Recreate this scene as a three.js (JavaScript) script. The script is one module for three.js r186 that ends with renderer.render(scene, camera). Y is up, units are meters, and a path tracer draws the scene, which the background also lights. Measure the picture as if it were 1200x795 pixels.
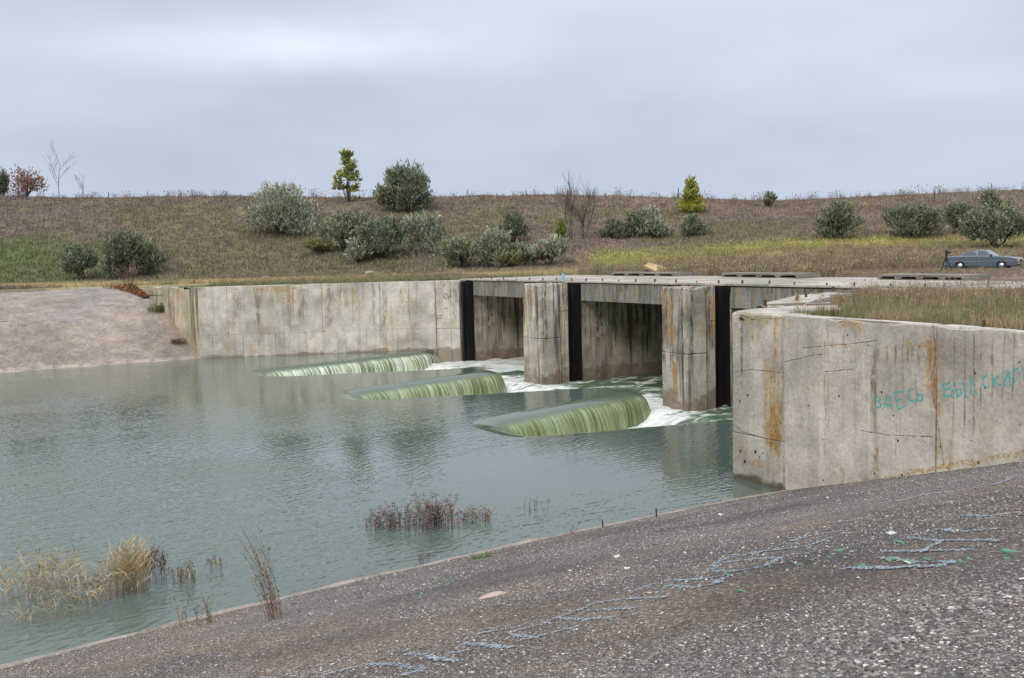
import * as THREE from 'three';
import { toCreasedNormals } from 'three/addons/utils/BufferGeometryUtils.js';

// ---------------------------------------------------------------- camera, sky, sun, exposure
const scene = new THREE.Scene();
const EYE = 7.25, FPX = 1200;
const camera = new THREE.PerspectiveCamera(2 * Math.atan(397.5 / FPX) * 180 / Math.PI, 1200 / 795, 0.1, 6000);
camera.rotation.order = 'YXZ';
camera.position.set(0, EYE, 0);
camera.rotation.set(-Math.atan(97.5 / FPX), 0, -Math.atan(0.025));
camera.updateMatrixWorld(true);
const renderer = new THREE.WebGLRenderer({ antialias: true });
renderer.toneMapping = THREE.LinearToneMapping;
renderer.toneMappingExposure = 1.14;
renderer.shadowMap.enabled = true;

// ---------------------------------------------------------------- noise
function rng(seed) { let a = seed >>> 0; return () => { a = (a + 0x6D2B79F5) | 0; let t = Math.imul(a ^ (a >>> 15), 1 | a); t = (t + Math.imul(t ^ (t >>> 7), 61 | t)) ^ t; return ((t ^ (t >>> 14)) >>> 0) / 4294967296; }; }
const NT = new Float32Array(65536); { const r = rng(77); for (let i = 0; i < 65536; i++) NT[i] = r(); }
function vn(x, y) {                                            // value noise 0..1, period 256
  const xf = Math.floor(x), yf = Math.floor(y); let u = x - xf, v = y - yf; u = u * u * (3 - 2 * u); v = v * v * (3 - 2 * v);
  const x0 = xf & 255, x1 = (xf + 1) & 255, y0 = (yf & 255) << 8, y1 = ((yf + 1) & 255) << 8;
  const a = NT[y0 | x0], b = NT[y0 | x1], c = NT[y1 | x0], d = NT[y1 | x1];
  return a + (b - a) * u + (c - a) * v + (a - b - c + d) * u * v;
}
function fbm(x, y, o = 4) { let s = 0, a = 0.5, n = 0; for (let i = 0; i < o; i++) { s += a * vn(x, y); n += a; x = x * 2.03 + 17.3; y = y * 2.03 + 5.1; a *= 0.5; } return s / n; }
const clamp = (x, a = 0, b = 1) => Math.min(b, Math.max(a, x));
const sm = (a, b, x) => { const t = clamp((x - a) / (b - a)); return t * t * (3 - 2 * t); };
const lerp = (a, b, t) => a + (b - a) * t;

// overcast sky: a computed equirectangular map, brighter towards the zenith like every overcast sky
{
  const W = 1024, H = 512, data = new Float32Array(W * H * 4);
  for (let j = 0; j < H; j++) for (let i = 0; i < W; i++) {
    const el = ((j + 0.5) / H - 0.5) * Math.PI, az = ((i + 0.5) / W - 0.5) * 2 * Math.PI, se = Math.sin(Math.max(0, el)), ce = Math.cos(el);
    const dx = Math.cos(az) * ce, dz = Math.sin(az) * ce;
    // cloud layer: sample the noise on a plane overhead, flattened near the horizon
    const k = 1 / (se + 0.16), px = dx * k * 1.6 + 11, pz = dz * k * 1.6 + 23;
    const c1 = fbm(px, pz, 5) - 0.5, c2 = fbm(px * 0.42 + 40, pz * 0.42 + 9, 4) - 0.5;
    const cl = 1 + (c1 * 0.24 + c2 * 0.46) * sm(-0.02, 0.16, el);
    const thin = 0.26 * (0.5 + fbm(dx * 14 + 5, se * 60, 4)) * Math.exp(-(((dx + 0.20) / 0.16) ** 2) - (((se - 0.198) / 0.024) ** 2)) * (dz < 0 ? 1 : 0);
    const g = (0.535 + 0.22 * se + 1.15 * se * se + thin) * cl;
    const w = sm(0, 0.30, el) * 0.55 + clamp((cl - 1) * 1.2, -0.2, 0.4);       // bluish low down, whiter where the cloud is thin
    const o = (j * W + i) * 4, lo = el < 0 ? 0.45 : 1;
    data[o] = g * lo * lerp(0.86, 0.965, w); data[o + 1] = g * lo * lerp(0.985, 1.0, w); data[o + 2] = g * lo * lerp(1.20, 1.06, w); data[o + 3] = 1;
  }
  const t = new THREE.DataTexture(data, W, H, THREE.RGBAFormat, THREE.FloatType);
  t.mapping = THREE.EquirectangularReflectionMapping; t.magFilter = THREE.LinearFilter; t.minFilter = THREE.LinearFilter; t.wrapS = THREE.RepeatWrapping; t.needsUpdate = true;
  scene.background = t; scene.environment = t;
}
const sun = new THREE.DirectionalLight(0xfff4e6, 1.5);
sun.position.set(-60, 95, 45); sun.target.position.set(0, 0, -60); scene.add(sun, sun.target);
sun.castShadow = true; sun.shadow.radius = 45; sun.shadow.mapSize.set(2048, 2048);
Object.assign(sun.shadow.camera, { left: -130, right: 130, top: 130, bottom: -130, near: 1, far: 420 });

// ---------------------------------------------------------------- pixel -> place helpers
function ray(px, py) { return new THREE.Vector3((px - 600) / FPX, -(py - 397.5) / FPX, -1).applyQuaternion(camera.quaternion); }
function onPlane(px, py, y) { const r = ray(px, py), t = (y - EYE) / r.y; return [r.x * t, r.z * t]; }
function onField(px, py, H) {                                 // first meeting of the ray with a height field
  const r = ray(px, py); let t0 = 2, t = 2;
  for (; t < 400; t += 0.25) { if (EYE + r.y * t < H(r.x * t, r.z * t)) break; t0 = t; }
  for (let k = 0; k < 14; k++) { const m = (t0 + t) / 2; if (EYE + r.y * m < H(r.x * m, r.z * m)) t = m; else t0 = m; }
  return [r.x * t, H(r.x * t, r.z * t), r.z * t];
}

// ---------------------------------------------------------------- naming helpers
const taken = new Map();
function numbered(n) { const k = taken.get(n) || 0; taken.set(n, k + 1); return k ? n + '_' + String(k).padStart(3, '0') : n; }
function add(o, name, ud, parent = scene) {
  o.name = parent === scene ? numbered(name) : name; Object.assign(o.userData, ud || {});
  o.traverse((c) => { if (c.isMesh) { c.castShadow = true; c.receiveShadow = true; } });
  parent.add(o); return o;
}
const thing = (name, label, category, pos = [0, 0, 0], turn = 0, group) => { const g = new THREE.Group(); g.position.set(...pos); g.rotation.y = turn; add(g, name, { label, category }); if (group) g.userData.group = group; return g; };
const part = (name, geo, mat, parent, ud) => add(new THREE.Mesh(geo, mat), name, ud, parent);
const single = (name, geo, mat, label, category, group) => { const m = add(new THREE.Mesh(geo, mat), name, { label, category }); if (group) m.userData.group = group; return m; };
const struct = (name, geo, mat) => add(new THREE.Mesh(geo, mat), name, { kind: 'structure' });

// ---------------------------------------------------------------- mesh builder
class MB {
  constructor() { this.p = []; this.i = []; this.c = []; this.u = []; this.col = null; }
  v(x, y, z, u = 0, w = 0) { this.p.push(x, y, z); this.u.push(u, w); if (this.col) this.c.push(this.col[0], this.col[1], this.col[2]); return this.p.length / 3 - 1; }
  t(a, b, c) { this.i.push(a, b, c); }
  q(a, b, c, d) { this.i.push(a, b, c, a, c, d); }
  tube(pts, r0, r1, n = 4) {                                   // tapered tube through points
    const m = pts.length; let prev = null; const up = Math.abs(pts[m - 1][1] - pts[0][1]) > 0.8 * Math.hypot(pts[m - 1][0] - pts[0][0], pts[m - 1][2] - pts[0][2]) ? [1, 0, 0] : [0, 1, 0];
    for (let k = 0; k < m; k++) {
      const A = pts[Math.max(0, k - 1)], B = pts[Math.min(m - 1, k + 1)]; let d = [B[0] - A[0], B[1] - A[1], B[2] - A[2]]; const l = Math.hypot(...d) || 1; d = d.map((x) => x / l);
      let s = [d[1] * up[2] - d[2] * up[1], d[2] * up[0] - d[0] * up[2], d[0] * up[1] - d[1] * up[0]]; const sl = Math.hypot(...s) || 1; s = s.map((x) => x / sl);
      const w = [d[1] * s[2] - d[2] * s[1], d[2] * s[0] - d[0] * s[2], d[0] * s[1] - d[1] * s[0]], r = lerp(r0, r1, k / (m - 1)), ring = [];
      for (let j = 0; j < n; j++) { const a = j / n * 2 * Math.PI, c = Math.cos(a) * r, q = Math.sin(a) * r; ring.push(this.v(pts[k][0] + s[0] * c + w[0] * q, pts[k][1] + s[1] * c + w[1] * q, pts[k][2] + s[2] * c + w[2] * q, j / n, k)); }
      if (prev) for (let j = 0; j < n; j++) this.q(prev[j], prev[(j + 1) % n], ring[(j + 1) % n], ring[j]);
      prev = ring;
    }
  }
  leaf(b, d, s, len, wid, bend = 0) {                          // a kite leaf at b along d, s is sideways
    const m = len * 0.45, A = this.v(b[0], b[1], b[2]);
    const L = this.v(b[0] + d[0] * m + s[0] * wid, b[1] + d[1] * m + s[1] * wid, b[2] + d[2] * m + s[2] * wid);
    const R = this.v(b[0] + d[0] * m - s[0] * wid, b[1] + d[1] * m - s[1] * wid, b[2] + d[2] * m - s[2] * wid);
    const T = this.v(b[0] + d[0] * len, b[1] + d[1] * len - bend, b[2] + d[2] * len);
    this.t(A, R, L); this.t(L, R, T);
  }
  box(x0, x1, y0, y1, z0, z1) {
    const c = [[x0, y0, z0], [x1, y0, z0], [x1, y1, z0], [x0, y1, z0], [x0, y0, z1], [x1, y0, z1], [x1, y1, z1], [x0, y1, z1]];
    for (const f of [[4, 5, 6, 7], [1, 0, 3, 2], [5, 1, 2, 6], [0, 4, 7, 3], [7, 6, 2, 3], [0, 1, 5, 4]]) this.q(...f.map((k) => this.v(...c[k], c[k][0] + c[k][2], c[k][1] + c[k][2] * 0.5)));
  }
  geo(smooth = true) {
    let g = new THREE.BufferGeometry(); g.setAttribute('position', new THREE.Float32BufferAttribute(this.p, 3)); g.setAttribute('uv', new THREE.Float32BufferAttribute(this.u, 2));
    if (this.c.length) g.setAttribute('color', new THREE.Float32BufferAttribute(this.c, 3));
    g.setIndex(this.i); if (!smooth) g = g.toNonIndexed(); g.computeVertexNormals(); return g;
  }
}
const unit = (x, y, z) => { const l = Math.hypot(x, y, z) || 1; return [x / l, y / l, z / l]; };
const cross = (a, b) => unit(a[1] * b[2] - a[2] * b[1], a[2] * b[0] - a[0] * b[2], a[0] * b[1] - a[1] * b[0]);

// ---------------------------------------------------------------- texture painter (sRGB colours, metres)
class Paint {
  constructor(w, h, W, H, y0 = 0) { Object.assign(this, { w, h, W, H, y0 }); this.d = new Float32Array(w * h * 3); this.b = new Float32Array(w * h); }
  each(f) { const { w, h, W, H, d, b, y0 } = this; for (let j = 0; j < h; j++) for (let i = 0; i < w; i++) f((i + 0.5) / w * W, y0 + (j + 0.5) / h * H, d, (j * w + i) * 3, b, j * w + i); }
  area(x0, x1, y0, y1, f) { const { w, h, W, H, d, b } = this; const i0 = Math.max(0, Math.floor(x0 / W * w)), i1 = Math.min(w - 1, Math.ceil(x1 / W * w)), j0 = Math.max(0, Math.floor((y0 - this.y0) / H * h)), j1 = Math.min(h - 1, Math.ceil((y1 - this.y0) / H * h));
    for (let j = j0; j <= j1; j++) for (let i = i0; i <= i1; i++) f((i + 0.5) / w * W, this.y0 + (j + 0.5) / h * H, d, (j * w + i) * 3, b, j * w + i); }
  mix(d, o, c, a) { d[o] += (c[0] - d[o]) * a; d[o + 1] += (c[1] - d[o + 1]) * a; d[o + 2] += (c[2] - d[o + 2]) * a; }
  streak(x, ytop, len, wid, c, a, seed = 0) { this.area(x - wid * 2, x + wid * 2, ytop - len, ytop + 0.1, (X, Y, d, o) => { const t = (ytop - Y) / len, cx = x + (vn(Y * 1.3 + seed, seed) - 0.5) * wid * 0.7; const ww = wid * (0.55 + 0.6 * vn(Y * 2.2, seed + 4)); const e = sm(ww, ww * 0.25, Math.abs(X - cx)) * sm(1.02, 0.75, t) * sm(-0.02, 0.02, t); const g = 0.72 + 0.56 * fbm(X * 17 + seed, Y * 9, 3); this.mix(d, o, [c[0] * g, c[1] * g, c[2] * g], a * e * clamp(0.1 + 1.5 * (fbm(X * 15 + seed, Y * 3.1, 3) - 0.22)) * sm(0.2, 0.55, vn(X * 9, Y * 5 + seed) * 0.6 + vn(X * 37, Y * 29) * 0.5)); }); }
  blot(x, y, rx, ry, c, a, seed = 0, th = 0.5) { this.area(x - rx * 1.4, x + rx * 1.4, y - ry * 1.4, y + ry * 1.4, (X, Y, d, o) => { const r = Math.hypot((X - x) / rx, (Y - y) / ry), n = fbm(X * 5 + seed, Y * 5 + seed, 4); const g = rx < 0.12 ? 1 : 0.7 + 0.6 * fbm(X * 19, Y * 19 + seed, 3), h = rx < 0.12 ? 1 : clamp(0.15 + 1.5 * (fbm(X * 11 + 3, Y * 13 + seed, 4) - 0.2)) * sm(0.15, 0.6, vn(X * 43, Y * 43)); this.mix(d, o, [c[0] * g, c[1] * g, c[2] * g], a * h * sm(th - 0.14, th + 0.16, n + 0.35 - r * 0.5)); }); }
  line(pts, wid, c, a, rough = 0.5, dep = 0) { for (let k = 0; k + 1 < pts.length; k++) { const [ax, ay] = pts[k], [bx, by] = pts[k + 1], L2 = (bx - ax) ** 2 + (by - ay) ** 2 || 1e-6, m = wid * 2.2;
    this.area(Math.min(ax, bx) - m, Math.max(ax, bx) + m, Math.min(ay, by) - m, Math.max(ay, by) + m, (X, Y, d, o, b, q) => { const t = clamp(((X - ax) * (bx - ax) + (Y - ay) * (by - ay)) / L2), wob = (vn(X * 7, Y * 7) - 0.5) * wid * 1.2; const D = Math.hypot(X - ax - (bx - ax) * t + wob, Y - ay - (by - ay) * t + wob); const e = sm(wid, wid * 0.45, D) * (1 - rough * sm(0.35, 0.65, vn(X * 31, Y * 31))); this.mix(d, o, c, a * e); b[q] -= dep * e; }); } }
  maps(rep = true) {
    const { w, h, d, b } = this, A = new Uint8Array(w * h * 4), B = new Uint8Array(w * h * 4); let lo = 1e9, hi = -1e9; for (const x of b) { if (x < lo) lo = x; if (x > hi) hi = x; }
    for (let i = 0; i < w * h; i++) { for (let k = 0; k < 3; k++) A[i * 4 + k] = clamp(d[i * 3 + k]) * 255; A[i * 4 + 3] = 255; const v = (b[i] - lo) / (hi - lo || 1) * 255; B[i * 4] = B[i * 4 + 1] = B[i * 4 + 2] = v; B[i * 4 + 3] = 255; }
    const mk = (arr, cs) => { const t = new THREE.DataTexture(arr, w, h); t.magFilter = THREE.LinearFilter; t.minFilter = THREE.LinearMipmapLinearFilter; t.generateMipmaps = true; t.wrapS = t.wrapT = rep ? THREE.RepeatWrapping : THREE.ClampToEdgeWrapping; if (cs) t.colorSpace = THREE.SRGBColorSpace; t.needsUpdate = true; return t; };
    return { map: mk(A, true), bump: mk(B, false), scale: hi - lo };
  }
  mat(o = {}) { const m = this.maps(); const r = new THREE.MeshStandardMaterial({ map: m.map, bumpMap: m.bump, bumpScale: m.scale, roughness: 0.92, ...o }); r.userData.size = [this.W, this.H, this.y0]; return r; }
}
// weathered cast concrete; o sets how dark, how streaked, how much lichen
function concrete(P, seed, o = {}) {
  const { tone = [0.70, 0.675, 0.62], streaks = 0.5, lichen = 0.2, dirt = 0.4, boards = 0 } = o;
  P.each((x, y, d, k, b, q) => {
    const X = x + seed * 3.7, Y = y + seed * 1.9;
    const big = fbm(X * 0.35, Y * 0.45, 3) - 0.5, mid = fbm(X * 1.7, Y * 1.7, 4) - 0.5, fine = fbm(X * 14, Y * 14, 3) - 0.5, grit = vn(X * 71, Y * 71) - 0.5;
    let m = 1 + big * 0.34 + mid * 0.26 + fine * 0.2 + grit * 0.09;
    const st = sm(0.55, 0.8, fbm(X * 2.6, Y * 0.16 + 7, 4)) * streaks * (0.5 + vn(X * 19, Y * 1.2));
    m *= 1 - 0.42 * st;
    const pale = sm(0.6, 0.8, fbm(X * 2.2 + 50, Y * 0.4, 4));
    const dd = sm(0.52, 0.78, fbm(X * 0.8 + 20, Y * 0.9 + 31, 5)) * dirt;
    let r = tone[0] * m, g = tone[1] * m, bl = tone[2] * m;
    r += pale * 0.06; g += pale * 0.055; bl += pale * 0.05;
    r = lerp(r, 0.40 * m, dd * 0.7); g = lerp(g, 0.375 * m, dd * 0.7); bl = lerp(bl, 0.33 * m, dd * 0.7);
    const li = sm(0.64, 0.74, fbm(X * 1.5 + 90, Y * 0.5 + 12, 5)) * lichen * sm(0.3, 0.6, vn(X * 13, Y * 11));
    r = lerp(r, 0.66, li); g = lerp(g, 0.49, li); bl = lerp(bl, 0.24, li);
    const pit = sm(0.88, 0.96, vn(X * 29, Y * 29)) * 0.22 * sm(0.4, 0.6, vn(X * 1.1, Y * 1.1 + 40)); r *= 1 - pit; g *= 1 - pit; bl *= 1 - pit;
    let bd = 0; if (boards) { const fx = Math.abs(((x / boards) % 1 + 1) % 1 - 0.5); bd = sm(0.485, 0.5, fx) * 0.5 * vn(x * 3, y * 0.8); r *= 1 - bd * 0.25; g *= 1 - bd * 0.25; bl *= 1 - bd * 0.25; }
    d[k] = r; d[k + 1] = g; d[k + 2] = bl; b[q] = mid * 0.012 + fine * 0.008 + grit * 0.002 - pit * 0.02 - bd * 0.008;
  });
  return P;
}
const LICHEN = [0.63, 0.48, 0.24], RUST = [0.50, 0.33, 0.17], DRIP = [0.25, 0.235, 0.21], MOSS = [0.30, 0.31, 0.18];

// ---------------------------------------------------------------- prisms for cast concrete
function chamferPoly(p, c) {
  const out = [], n = p.length;
  for (let i = 0; i < n; i++) { const A = p[(i + n - 1) % n], B = p[i], C = p[(i + 1) % n]; const la = Math.hypot(A[0] - B[0], A[1] - B[1]), lc = Math.hypot(C[0] - B[0], C[1] - B[1]); const ca = Math.min(c, la * 0.3), cc = Math.min(c, lc * 0.3);
    out.push([B[0] + (A[0] - B[0]) / la * ca, B[1] + (A[1] - B[1]) / la * ca], [B[0] + (C[0] - B[0]) / lc * cc, B[1] + (C[1] - B[1]) / lc * cc]); }
  return out;
}
// footprint [[x,z],...] extruded y0..y1 with worn, chamfered edges; uv runs round the perimeter in metres divided by the texture size
function prism(foot, y0, y1, mat, o = {}) {
  const { c = 0.035, seg = 0.6, rough = 0.012, dip = 0.02, s0 = 0, top = null } = o, [TW, TH, TY] = mat.userData.size;
  let area = 0; for (let i = 0; i < foot.length; i++) { const a = foot[i], b = foot[(i + 1) % foot.length]; area += a[0] * b[1] - b[0] * a[1]; }
  if (area > 0 !== true) foot = [foot[0], ...foot.slice(1).reverse()];
  // walk so that outside is on one side: with x right and z towards us, positive area runs clockwise seen from above
  const cp = chamferPoly(foot, c), ring = [];
  for (let i = 0; i < cp.length; i++) { const a = cp[i], b = cp[(i + 1) % cp.length], l = Math.hypot(b[0] - a[0], b[1] - a[1]), k = Math.max(1, Math.round(l / seg)); for (let j = 0; j < k; j++) ring.push([lerp(a[0], b[0], j / k), lerp(a[1], b[1], j / k)]); }
  // start the seam so that the perimeter coordinate begins at foot[0]
  const N = ring.length, S = [0]; for (let i = 0; i < N; i++) { const a = ring[i], b = ring[(i + 1) % N]; S.push(S[i] + Math.hypot(b[0] - a[0], b[1] - a[1])); }
  const nrm = ring.map((r, i) => { const a = ring[(i + N - 1) % N], b = ring[(i + 1) % N]; const dx = b[0] - a[0], dz = b[1] - a[1], l = Math.hypot(dx, dz) || 1; return [dz / l, -dx / l]; });
  const rows = [], ny = Math.max(1, Math.round((y1 - y0) / Math.max(seg, 0.5))); for (let j = 0; j <= ny; j++) rows.push([lerp(y0, y1 - c, j / ny), 0]); rows.push([y1, c]);
  const mb = new MB(), idx = [];
  rows.forEach(([y, inset], j) => { const row = []; for (let i = 0; i <= N; i++) { const r = ring[i % N], n = nrm[i % N];
    const yt = top ? top(r[0], r[1]) : 0, ff = (y - y0) / (y1 - y0);
    const dsp = (fbm(r[0] * 0.9 + r[1] * 1.3, y * 0.9 + r[1] * 0.4, 3) - 0.5) * 2 * rough - inset - (j >= rows.length - 2 ? sm(0.55, 0.8, vn(r[0] * 2.3 + 9, r[1] * 2.3)) * dip * 0.8 : 0);
    const yy = y + yt * ff - (j >= rows.length - 2 ? sm(0.5, 0.85, vn(r[0] * 1.9, r[1] * 1.9 + 4)) * dip : 0);
    row.push(mb.v(r[0] + n[0] * dsp, yy, r[1] + n[1] * dsp, (s0 + S[i]) / TW, (y - TY) / TH)); } idx.push(row); });
  for (let j = 0; j + 1 < idx.length; j++) for (let i = 0; i < N; i++) mb.q(idx[j][i], idx[j + 1][i], idx[j + 1][i + 1], idx[j][i + 1]);
  const tris = THREE.ShapeUtils.triangulateShape(ring.map((r) => new THREE.Vector2(r[0], r[1])), []), T0 = idx[idx.length - 1];
  const capV = T0.slice(0, N).map((v) => mb.v(mb.p[v * 3], mb.p[v * 3 + 1], mb.p[v * 3 + 2], mb.p[v * 3] / TW, mb.p[v * 3 + 2] / TH));
  for (const [a, b, d] of tris) { const A = ring[a], B = ring[b], D = ring[d]; const cr = (B[0] - A[0]) * (D[1] - A[1]) - (B[1] - A[1]) * (D[0] - A[0]); cr > 0 ? mb.t(capV[a], capV[d], capV[b]) : mb.t(capV[a], capV[b], capV[d]); }
  return toCreasedNormals(mb.geo(), 0.55);
}

// ---------------------------------------------------------------- the layout of the spillway, in metres
const O = [3.65, -66.8], UX = [0.475, 0.88], AX = [0.88, -0.475];       // bridge frame: a runs downstream, b along the bridge towards the near bank
const loc = (a, b) => [O[0] + AX[0] * a + UX[0] * b, O[1] + AX[1] * a + UX[1] * b];
const rect = (a0, a1, b0, b1) => [loc(a0, b0), loc(a1, b0), loc(a1, b1), loc(a0, b1)];
const DECK = 5.5, LOW = -1.0, BAY = 15.4;
const CL = [-24, -78.5], WL = [-33.5, -90.5];                            // left wall corner and the end of its wing
const shoreN = [0.56, 0.83], shoreQ = [0.83, -0.56];
function bankH(x, z) {                                                   // the near bank: a paved slope, flattening at the top
  const rx = x - 0.3, rz = z + 25.5, q = rx * shoreQ[0] + rz * shoreQ[1], n = rx * shoreN[0] + rz * shoreN[1];
  const n0 = 0.0045 * Math.min(q * q, 400); let h = 0.285 * (n - n0); if (h > 5.4) h = 5.4 + 0.7 * (1 - Math.exp(-(h - 5.4) / 0.7));
  const e = (x - 2.3) * 0.62 + (z + 6.2) * 0.78 + (fbm(x * 1.4, z * 1.4, 3) - 0.5) * 0.5;                    // a broken slab edge runs down the slope
  h += 0.045 * sm(-0.12, 0.12, e) * sm(9, 6, Math.abs(e));
  return h + (fbm(x * 0.5, z * 0.5, 3) - 0.5) * 0.09 * sm(0.1, 1.0, h) + (fbm(x * 2.3, z * 2.3, 3) - 0.5) * 0.035;
}
const qn = (q, n) => [0.3 + shoreQ[0] * q + shoreN[0] * n, -25.5 + shoreQ[1] * q + shoreN[1] * n];
function groundH(x, z) {                                                 // meadow and hillside
  const d = -z; let h = 5.42 + 1.75 * sm(0, 34, x) * sm(66, 106, d);
  if (x > 6 && d < 60) h += -0.22 * sm(48, 40, d) * sm(30, 12, x) + 0.35 * sm(18, 34, x) * sm(20, 40, d);
  const base = 100 + 6 * (fbm(x * 0.02 + 3, 1.5, 2) - 0.5), top = 147 + 12 * (fbm(x * 0.015 + 8, 4.5, 2) - 0.5), t = clamp((d - base) / (top - base));
  const crest = x < 0 ? 15.3 + 2.3 * sm(-5, -85, x) : 15.3 - 1.3 * sm(0, 40, x) + 0.4 * sm(40, 80, x);
  const s = t * t * (3 - 2 * t) * 0.45 + (1 - (1 - t) ** 1.6) * 0.25 + t * 0.30;
  h += (crest - h) * s;
  h += (fbm(x * 0.06, z * 0.06, 3) - 0.5) * 1.3 * sm(100, 120, d) * sm(150, 128, d) + (fbm(x * 0.4, z * 0.4, 3) - 0.5) * 0.28 * sm(84, 95, d) + (vn(x * 0.05 + 60, 2) - 0.5) * 0.8 * sm(125, 145, d);
  return h - Math.max(0, d - 165) * 0.012 * (d < 600 ? 1 : 600 / d);
}

// ---------------------------------------------------------------- terrain
const TA = [-118, -24], terrainMat = (() => {
  const P = new Paint(1024, 1024, 6, 6);
  P.each((x, y, d, k, b, q) => { const a = x / 6 * 256, c = y / 6 * 256;             // periodic: the noise repeats every 256 cells
    const f = vn(a * 0.5, c * 0.25) * 0.3 + vn(a, c * 0.5) * 0.3 + vn(a * 2, c) * 0.25 + vn(a * 3, c * 2) * 0.15, g = vn(a / 8, c / 8);
    const m = 0.52 + f * 0.62 + (g - 0.5) * 0.16; d[k] = m; d[k + 1] = m * 0.985; d[k + 2] = m * 0.95; b[q] = f * 0.10; });
  return P.mat({ vertexColors: true, roughness: 1 });
})();
// colour of what grows there (linear); dry grass, green turf, brown weeds in patches
function meadow(x, z) {
  const d = -z, n1 = fbm(x * 0.045, z * 0.07, 4), n2 = fbm(x * 0.16 + 30, z * 0.22, 4), n3 = fbm(x * 0.6, z * 0.6 + 8, 3);
  const brown = [0.165, 0.128, 0.094], tan = [0.29, 0.235, 0.14], olive = [0.15, 0.142, 0.075], green = [0.115, 0.145, 0.055], straw = [0.36, 0.29, 0.15], lime = [0.29, 0.27, 0.085], mauve = [0.178, 0.138, 0.114];
  const M = (a, b, t) => { t = clamp(t); return [lerp(a[0], b[0], t), lerp(a[1], b[1], t), lerp(a[2], b[2], t)]; };
  let c = M(brown, mauve, sm(0.4, 0.6, n2)); c = M(c, tan, sm(0.5, 0.75, n3) * 0.55);
  const j = (n1 - 0.5) * 26 + (n2 - 0.5) * 14;
  if (d > 90) {
    const low = sm(128 + j, 112 + j, d);
    c = M(c, olive, 0.7 * sm(0.46, 0.62, n1 + (x < 0 ? 0.06 : -0.1) + low * 0.08) * sm(150, 128, d + j * 0.5));
    if (x < 0) c = M(c, green, sm(-34, -52, x + j * 0.4) * sm(122 + j * 0.6, 113 + j * 0.6, d) * sm(94, 100, d) * (0.5 + 0.5 * n2));
  }
  if (x < 8) { c = M(c, straw, sm(84, 88, d) * sm(103, 96, d + j * 0.4) * sm(0.42, 0.6, n2 + 0.04) * 0.9); c = M(c, green, sm(92, 86, d + j * 0.2) * (0.4 + 0.6 * sm(0.4, 0.6, n2))); }
  else { c = M(c, lime, sm(90, 97, d + j * 0.3) * sm(111, 102, d + j * 0.2) * (0.5 + 0.7 * sm(0.4, 0.6, n2))); c = M(c, mauve, sm(66, 72, d) * sm(95, 88, d + j * 0.3) * 0.6); c = M(c, straw, sm(0.42, 0.6, n2 + 0.04) * sm(101, 95, d) * sm(74, 84, d) * 0.75); c = M(c, olive, sm(54, 50, d) * sm(0.4, 0.55, n1 + 0.05) * 0.8); }
  return c;
}
{
  const B = [[-169, -11.5], [-99.2, -54], [-44.6, -86.8], [-34.2, -90.9], WL[0] !== 0 ? [-24.3, -79.2] : null, [-9, -81.6], [-4.6, -82.3], loc(0.5, -17.4), loc(1.2, -15), loc(1.2, 0), loc(1.2, 15), loc(1.2, 26.4), [14.4, -42.6], [12.4, -40.2], [10.5, -36.2], [8.4, -32.2], [8.75, -30.2], [11.75, -22.7], [15.5, -14], [22, -2], [45, 30]];
  const ang = [-150, -125, -108, -100, -95, -92, -91, -88, -82, -66, -42, -28, -22, -16, -10, -4, 0, 6, 12, 20, 45];
  const per = [12, 24, 14, 20, 24, 10, 8, 6, 20, 20, 20, 10, 8, 8, 8, 6, 12, 12, 8, 4];
  const pts = []; for (let i = 0; i + 1 < B.length; i++) for (let k = 0; k < per[i] * 2; k++) { const t = k / per[i] / 2; pts.push([lerp(B[i][0], B[i + 1][0], t), lerp(B[i][1], B[i + 1][1], t), lerp(ang[i], ang[i + 1], t)]); }
  pts.push([...B[B.length - 1], ang[ang.length - 1]]);
  const dist = [0]; let st = 0.7; while (dist[dist.length - 1] < 2600) { const l = dist[dist.length - 1]; dist.push(l + (l < 95 ? st : st * (1 + (l - 95) * 0.05))); }
  const mb = new MB(), rows = []; mb.col = [0, 0, 0];
  pts.forEach(([x, z, a], i) => { const r = []; const dx = Math.cos(a * Math.PI / 180), dz = Math.sin(a * Math.PI / 180); for (const l of dist) { const X = x + dx * l, Z = z + dz * l, c = meadow(X, Z); mb.col = [c[0] * 1.55, c[1] * 1.55, c[2] * 1.55]; r.push(mb.v(X, groundH(X, Z) - (x < -26 ? 0.7 * sm(1.8, 0, l) : 0), Z, X / 6, Z / 6)); } rows.push(r); });
  for (let i = 0; i + 1 < rows.length; i++) for (let k = 0; k + 1 < dist.length; k++) mb.q(rows[i][k], rows[i + 1][k], rows[i + 1][k + 1], rows[i][k + 1]);
  struct('meadow_and_hillside', mb.geo(), terrainMat);
}

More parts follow.
